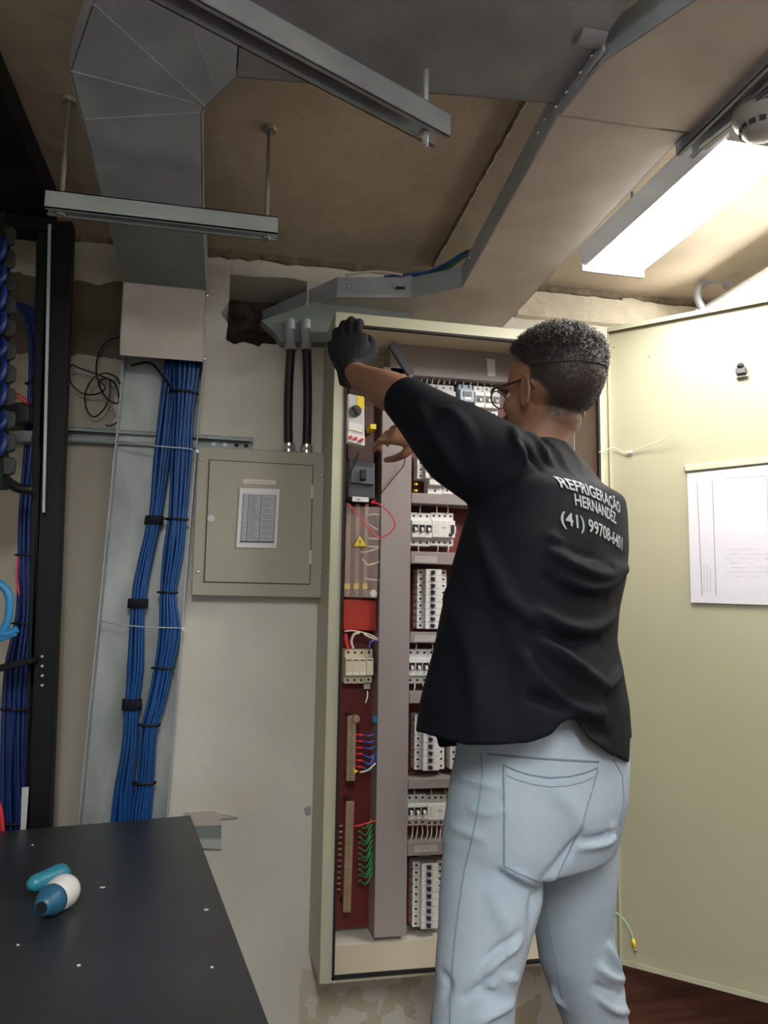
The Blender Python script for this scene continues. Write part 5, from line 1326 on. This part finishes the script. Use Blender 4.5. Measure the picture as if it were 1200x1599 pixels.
mL, rL = leg([(1290, 700, 850, 1.41, 1.0), (1340, 690, 850, 1.40, 1.05), (1400, 685, 846, 1.385, 1.05), (1450, 681, 834, 1.375, 1.0), (1500, 677, 822, 1.365, 1.0), (1540, 678, 810, 1.36, 1.0), (1575, 672, 806, 1.36, 1.0), (1600, 668, 804, 1.36, 1.0)])
for z, cx, cy, r_ in ((.50, knL.x, knL.y-.02, .079), (.38, knL.x-.002, knL.y-.03, .073), (.25, anL.x+.01, anL.y, .066), (.12, anL.x, anL.y, .064), (.05, anL.x, anL.y, .068)):
    f_, l_ = frame(R(115)); rL.append([Vector((cx, cy, z))+l_*(r_*math.cos(2*math.pi*k/28))+f_*(r_*math.sin(2*math.pi*k/28)) for k in range(28)])
mL.rings(rL)
mR, rR = leg([(1290, 838, 965, 1.52, 1.0), (1340, 833, 962, 1.53, 1.05), (1400, 832, 958, 1.54, 1.05), (1450, 834, 956, 1.55, 1.0), (1500, 842, 964, 1.56, 1.0), (1540, 856, 974, 1.57, 1.0), (1575, 870, 978, 1.58, 1.0), (1600, 880, 982, 1.58, 1.0)])
for z, cx, cy, r_ in ((.36, knR.x+.03, knR.y+.0, .072), (.25, anR.x+.0, anR.y-.0, .066), (.12, anR.x, anR.y, .064), (.05, anR.x, anR.y, .068)):
    f_, l_ = frame(R(115)); rR.append([Vector((cx, cy, z))+l_*(r_*math.cos(2*math.pi*k/28))+f_*(r_*math.sin(2*math.pi*k/28)) for k in range(28)])
mR.rings(rR)
bmJ = remesh([je, mL, mR], .006, 8)
zt_ = P(850, 1095, Y=1.45).z
fs = bmJ.faces[:]; bmesh.ops.bisect_plane(bmJ, geom=bmJ.verts[:]+bmJ.edges[:]+fs, plane_co=(0, 0, zt_), plane_no=(0, 0, 1), clear_outer=True)
bmesh.ops.bisect_plane(bmJ, geom=bmJ.verts[:]+bmJ.edges[:]+bmJ.faces[:], plane_co=(0, 0, .065), plane_no=(0, 0, -1), clear_outer=True)
bmJ.normal_update(); bvh = BVHTree.FromBMesh(bmJ)
# pocket patch raised by the cloth's thickness
pocket = [(787, 1194), (860, 1222), (932, 1202), (908, 1290), (868, 1374), (845, 1378), (788, 1352)]
def inside(x, y, poly):
    r_ = False; n = len(poly)
    for i in range(n):
        (ax_, ay_), (bx_, by_) = poly[i], poly[(i+1) % n]
        if (ay_ > y) != (by_ > y) and x < (bx_-ax_)*(y-ay_)/(by_-ay_)+ax_: r_ = not r_
    return r_
for v in bmJ.verts:
    if v.normal.dot(CAMPOS-v.co) > 0 and .6 < v.co.z < 1.1:
        x, y = px_of(v.co)
        if inside(x, y, pocket): v.co += v.normal*.0022
folds(bmJ, [
 ([(788, 1355), (815, 1368), (845, 1380)], .007, .004), ([(780, 1365), (810, 1385), (835, 1395)], .008, -.006), ([(850, 1385), (835, 1410), (830, 1440)], .012, -.006), ([(850, 1372), (880, 1340), (905, 1305)], .010, -.006),
 ([(910, 1312), (940, 1308), (960, 1298)], .006, -.006), ([(905, 1322), (935, 1318), (958, 1312)], .007, .005), ([(955, 1290), (958, 1305), (962, 1288)], .006, .004),
 ([(762, 1515), (785, 1492), (812, 1468)], .006, .006), ([(758, 1500), (785, 1478), (805, 1458)], .007, -.005), ([(765, 1538), (785, 1525), (808, 1530)], .006, .006), ([(745, 1545), (770, 1530), (800, 1520)], .006, -.006), ([(745, 1598), (770, 1580), (800, 1565)], .008, .007), ([(690, 1520), (700, 1535), (695, 1555)], .008, -.004),
 ([(725, 1560), (750, 1550), (780, 1555)], .008, -.005), ([(735, 1265), (765, 1270), (790, 1262)], .007, .003), ([(720, 1215), (750, 1222), (780, 1230)], .006, .003), ([(705, 1290), (730, 1300), (755, 1310)], .007, .003),
 ([(950, 1478), (960, 1500), (968, 1520)], .008, .006), ([(935, 1510), (955, 1525), (972, 1530)], .008, .007), ([(930, 1540), (950, 1550), (975, 1552)], .008, -.006), ([(940, 1560), (960, 1575), (980, 1580)], .008, .007), ([(850, 1520), (865, 1545), (880, 1570)], .008, .005),
 ([(770, 1400), (790, 1440), (800, 1480)], .014, .004), ([(870, 1235), (890, 1260), (905, 1300)], .016, .005)])
JEANS = finish(bmJ.copy(), 'jeans', 'jeans', MAN)
bvh = BVHTree.FromBMesh(bmJ)
def seam(pxs, r_=.0013, name='seam', m='seam', off=.0005):
    pts = []
    for x, y in [( a_[0]+(c_[0]-a_[0])*k/8, a_[1]+(c_[1]-a_[1])*k/8) for a_, c_ in zip(pxs, pxs[1:]) for k in range(8)]+[pxs[-1]]:
        v = ray(x, y).normalized(); h_ = bvh.ray_cast(CAMPOS, v, 4)
        if h_[0] is not None and (not pts or (h_[0]-pts[-1]).length < .08): pts.append(h_[0]+h_[1]*off)
    if len(pts) > 2:
        b = MB(); b.tube(pts, r_, 6, flat=.5); return b.build(name, m, JEANS, True)
seam([(787, 1194), (788, 1260), (788, 1352), (815, 1366), (847, 1378), (868, 1373), (908, 1290), (926, 1230), (934, 1203)], name='pocket_stitching')
seam([(787, 1195), (805, 1203), (830, 1211), (860, 1215), (890, 1213), (915, 1207), (934, 1199)], .0016, 'pocket_edge')
seam([(790, 1210), (808, 1218), (832, 1225), (860, 1229), (890, 1227), (912, 1221), (929, 1213)], .0008, 'pocket_stitching')
seam([(752, 1175), (754, 1210), (748, 1260), (738, 1310), (726, 1360), (718, 1410), (711, 1470), (706, 1530), (703, 1598)], .0013, 'side_seam')
seam([(762, 1178), (800, 1181), (850, 1185), (900, 1188), (935, 1190)], .0018, 'waistband_edge')
seam([(958, 1186), (972, 1210), (975, 1250), (968, 1290)], .0012, 'back_seam')
seam([(850, 1400), (860, 1460), (872, 1520), (878, 1560)], .001, 'inseam')
for a_ in (anL, anR):
    fd, fl_ = frame(R(115)); b = MB(); rs = []
    for k, (t_, w_, h_) in enumerate(((-.075, .020, .045), (-.06, .034, .075), (-.02, .038, .085), (.04, .040, .07), (.10, .047, .05), (.16, .046, .038), (.20, .034, .030), (.215, .014, .022))):
        c0 = Vector((a_.x, a_.y, .018+h_/2))+fd*t_
        rs.append([c0+fl_*(w_*math.cos(2*math.pi*q/16))+Vector((0, 0, h_/2*math.sin(2*math.pi*q/16))) for q in range(16)])
    b.rings(rs); S1 = b.build('shoe', 'shoe', MAN, True)
    b = MB(); top = [Vector((a_.x, a_.y, 0))+fd*t_+fl_*w_ for t_, w_ in ((-.08, -.02), (-.06, -.036), (.04, -.042), (.12, -.05), (.19, -.04), (.22, 0), (.19, .04), (.12, .05), (.04, .042), (-.06, .036), (-.08, .02))]
    b.prism(top, (0, 0, .022)); b.build('sole', 'sole', S1, bevel=.003)
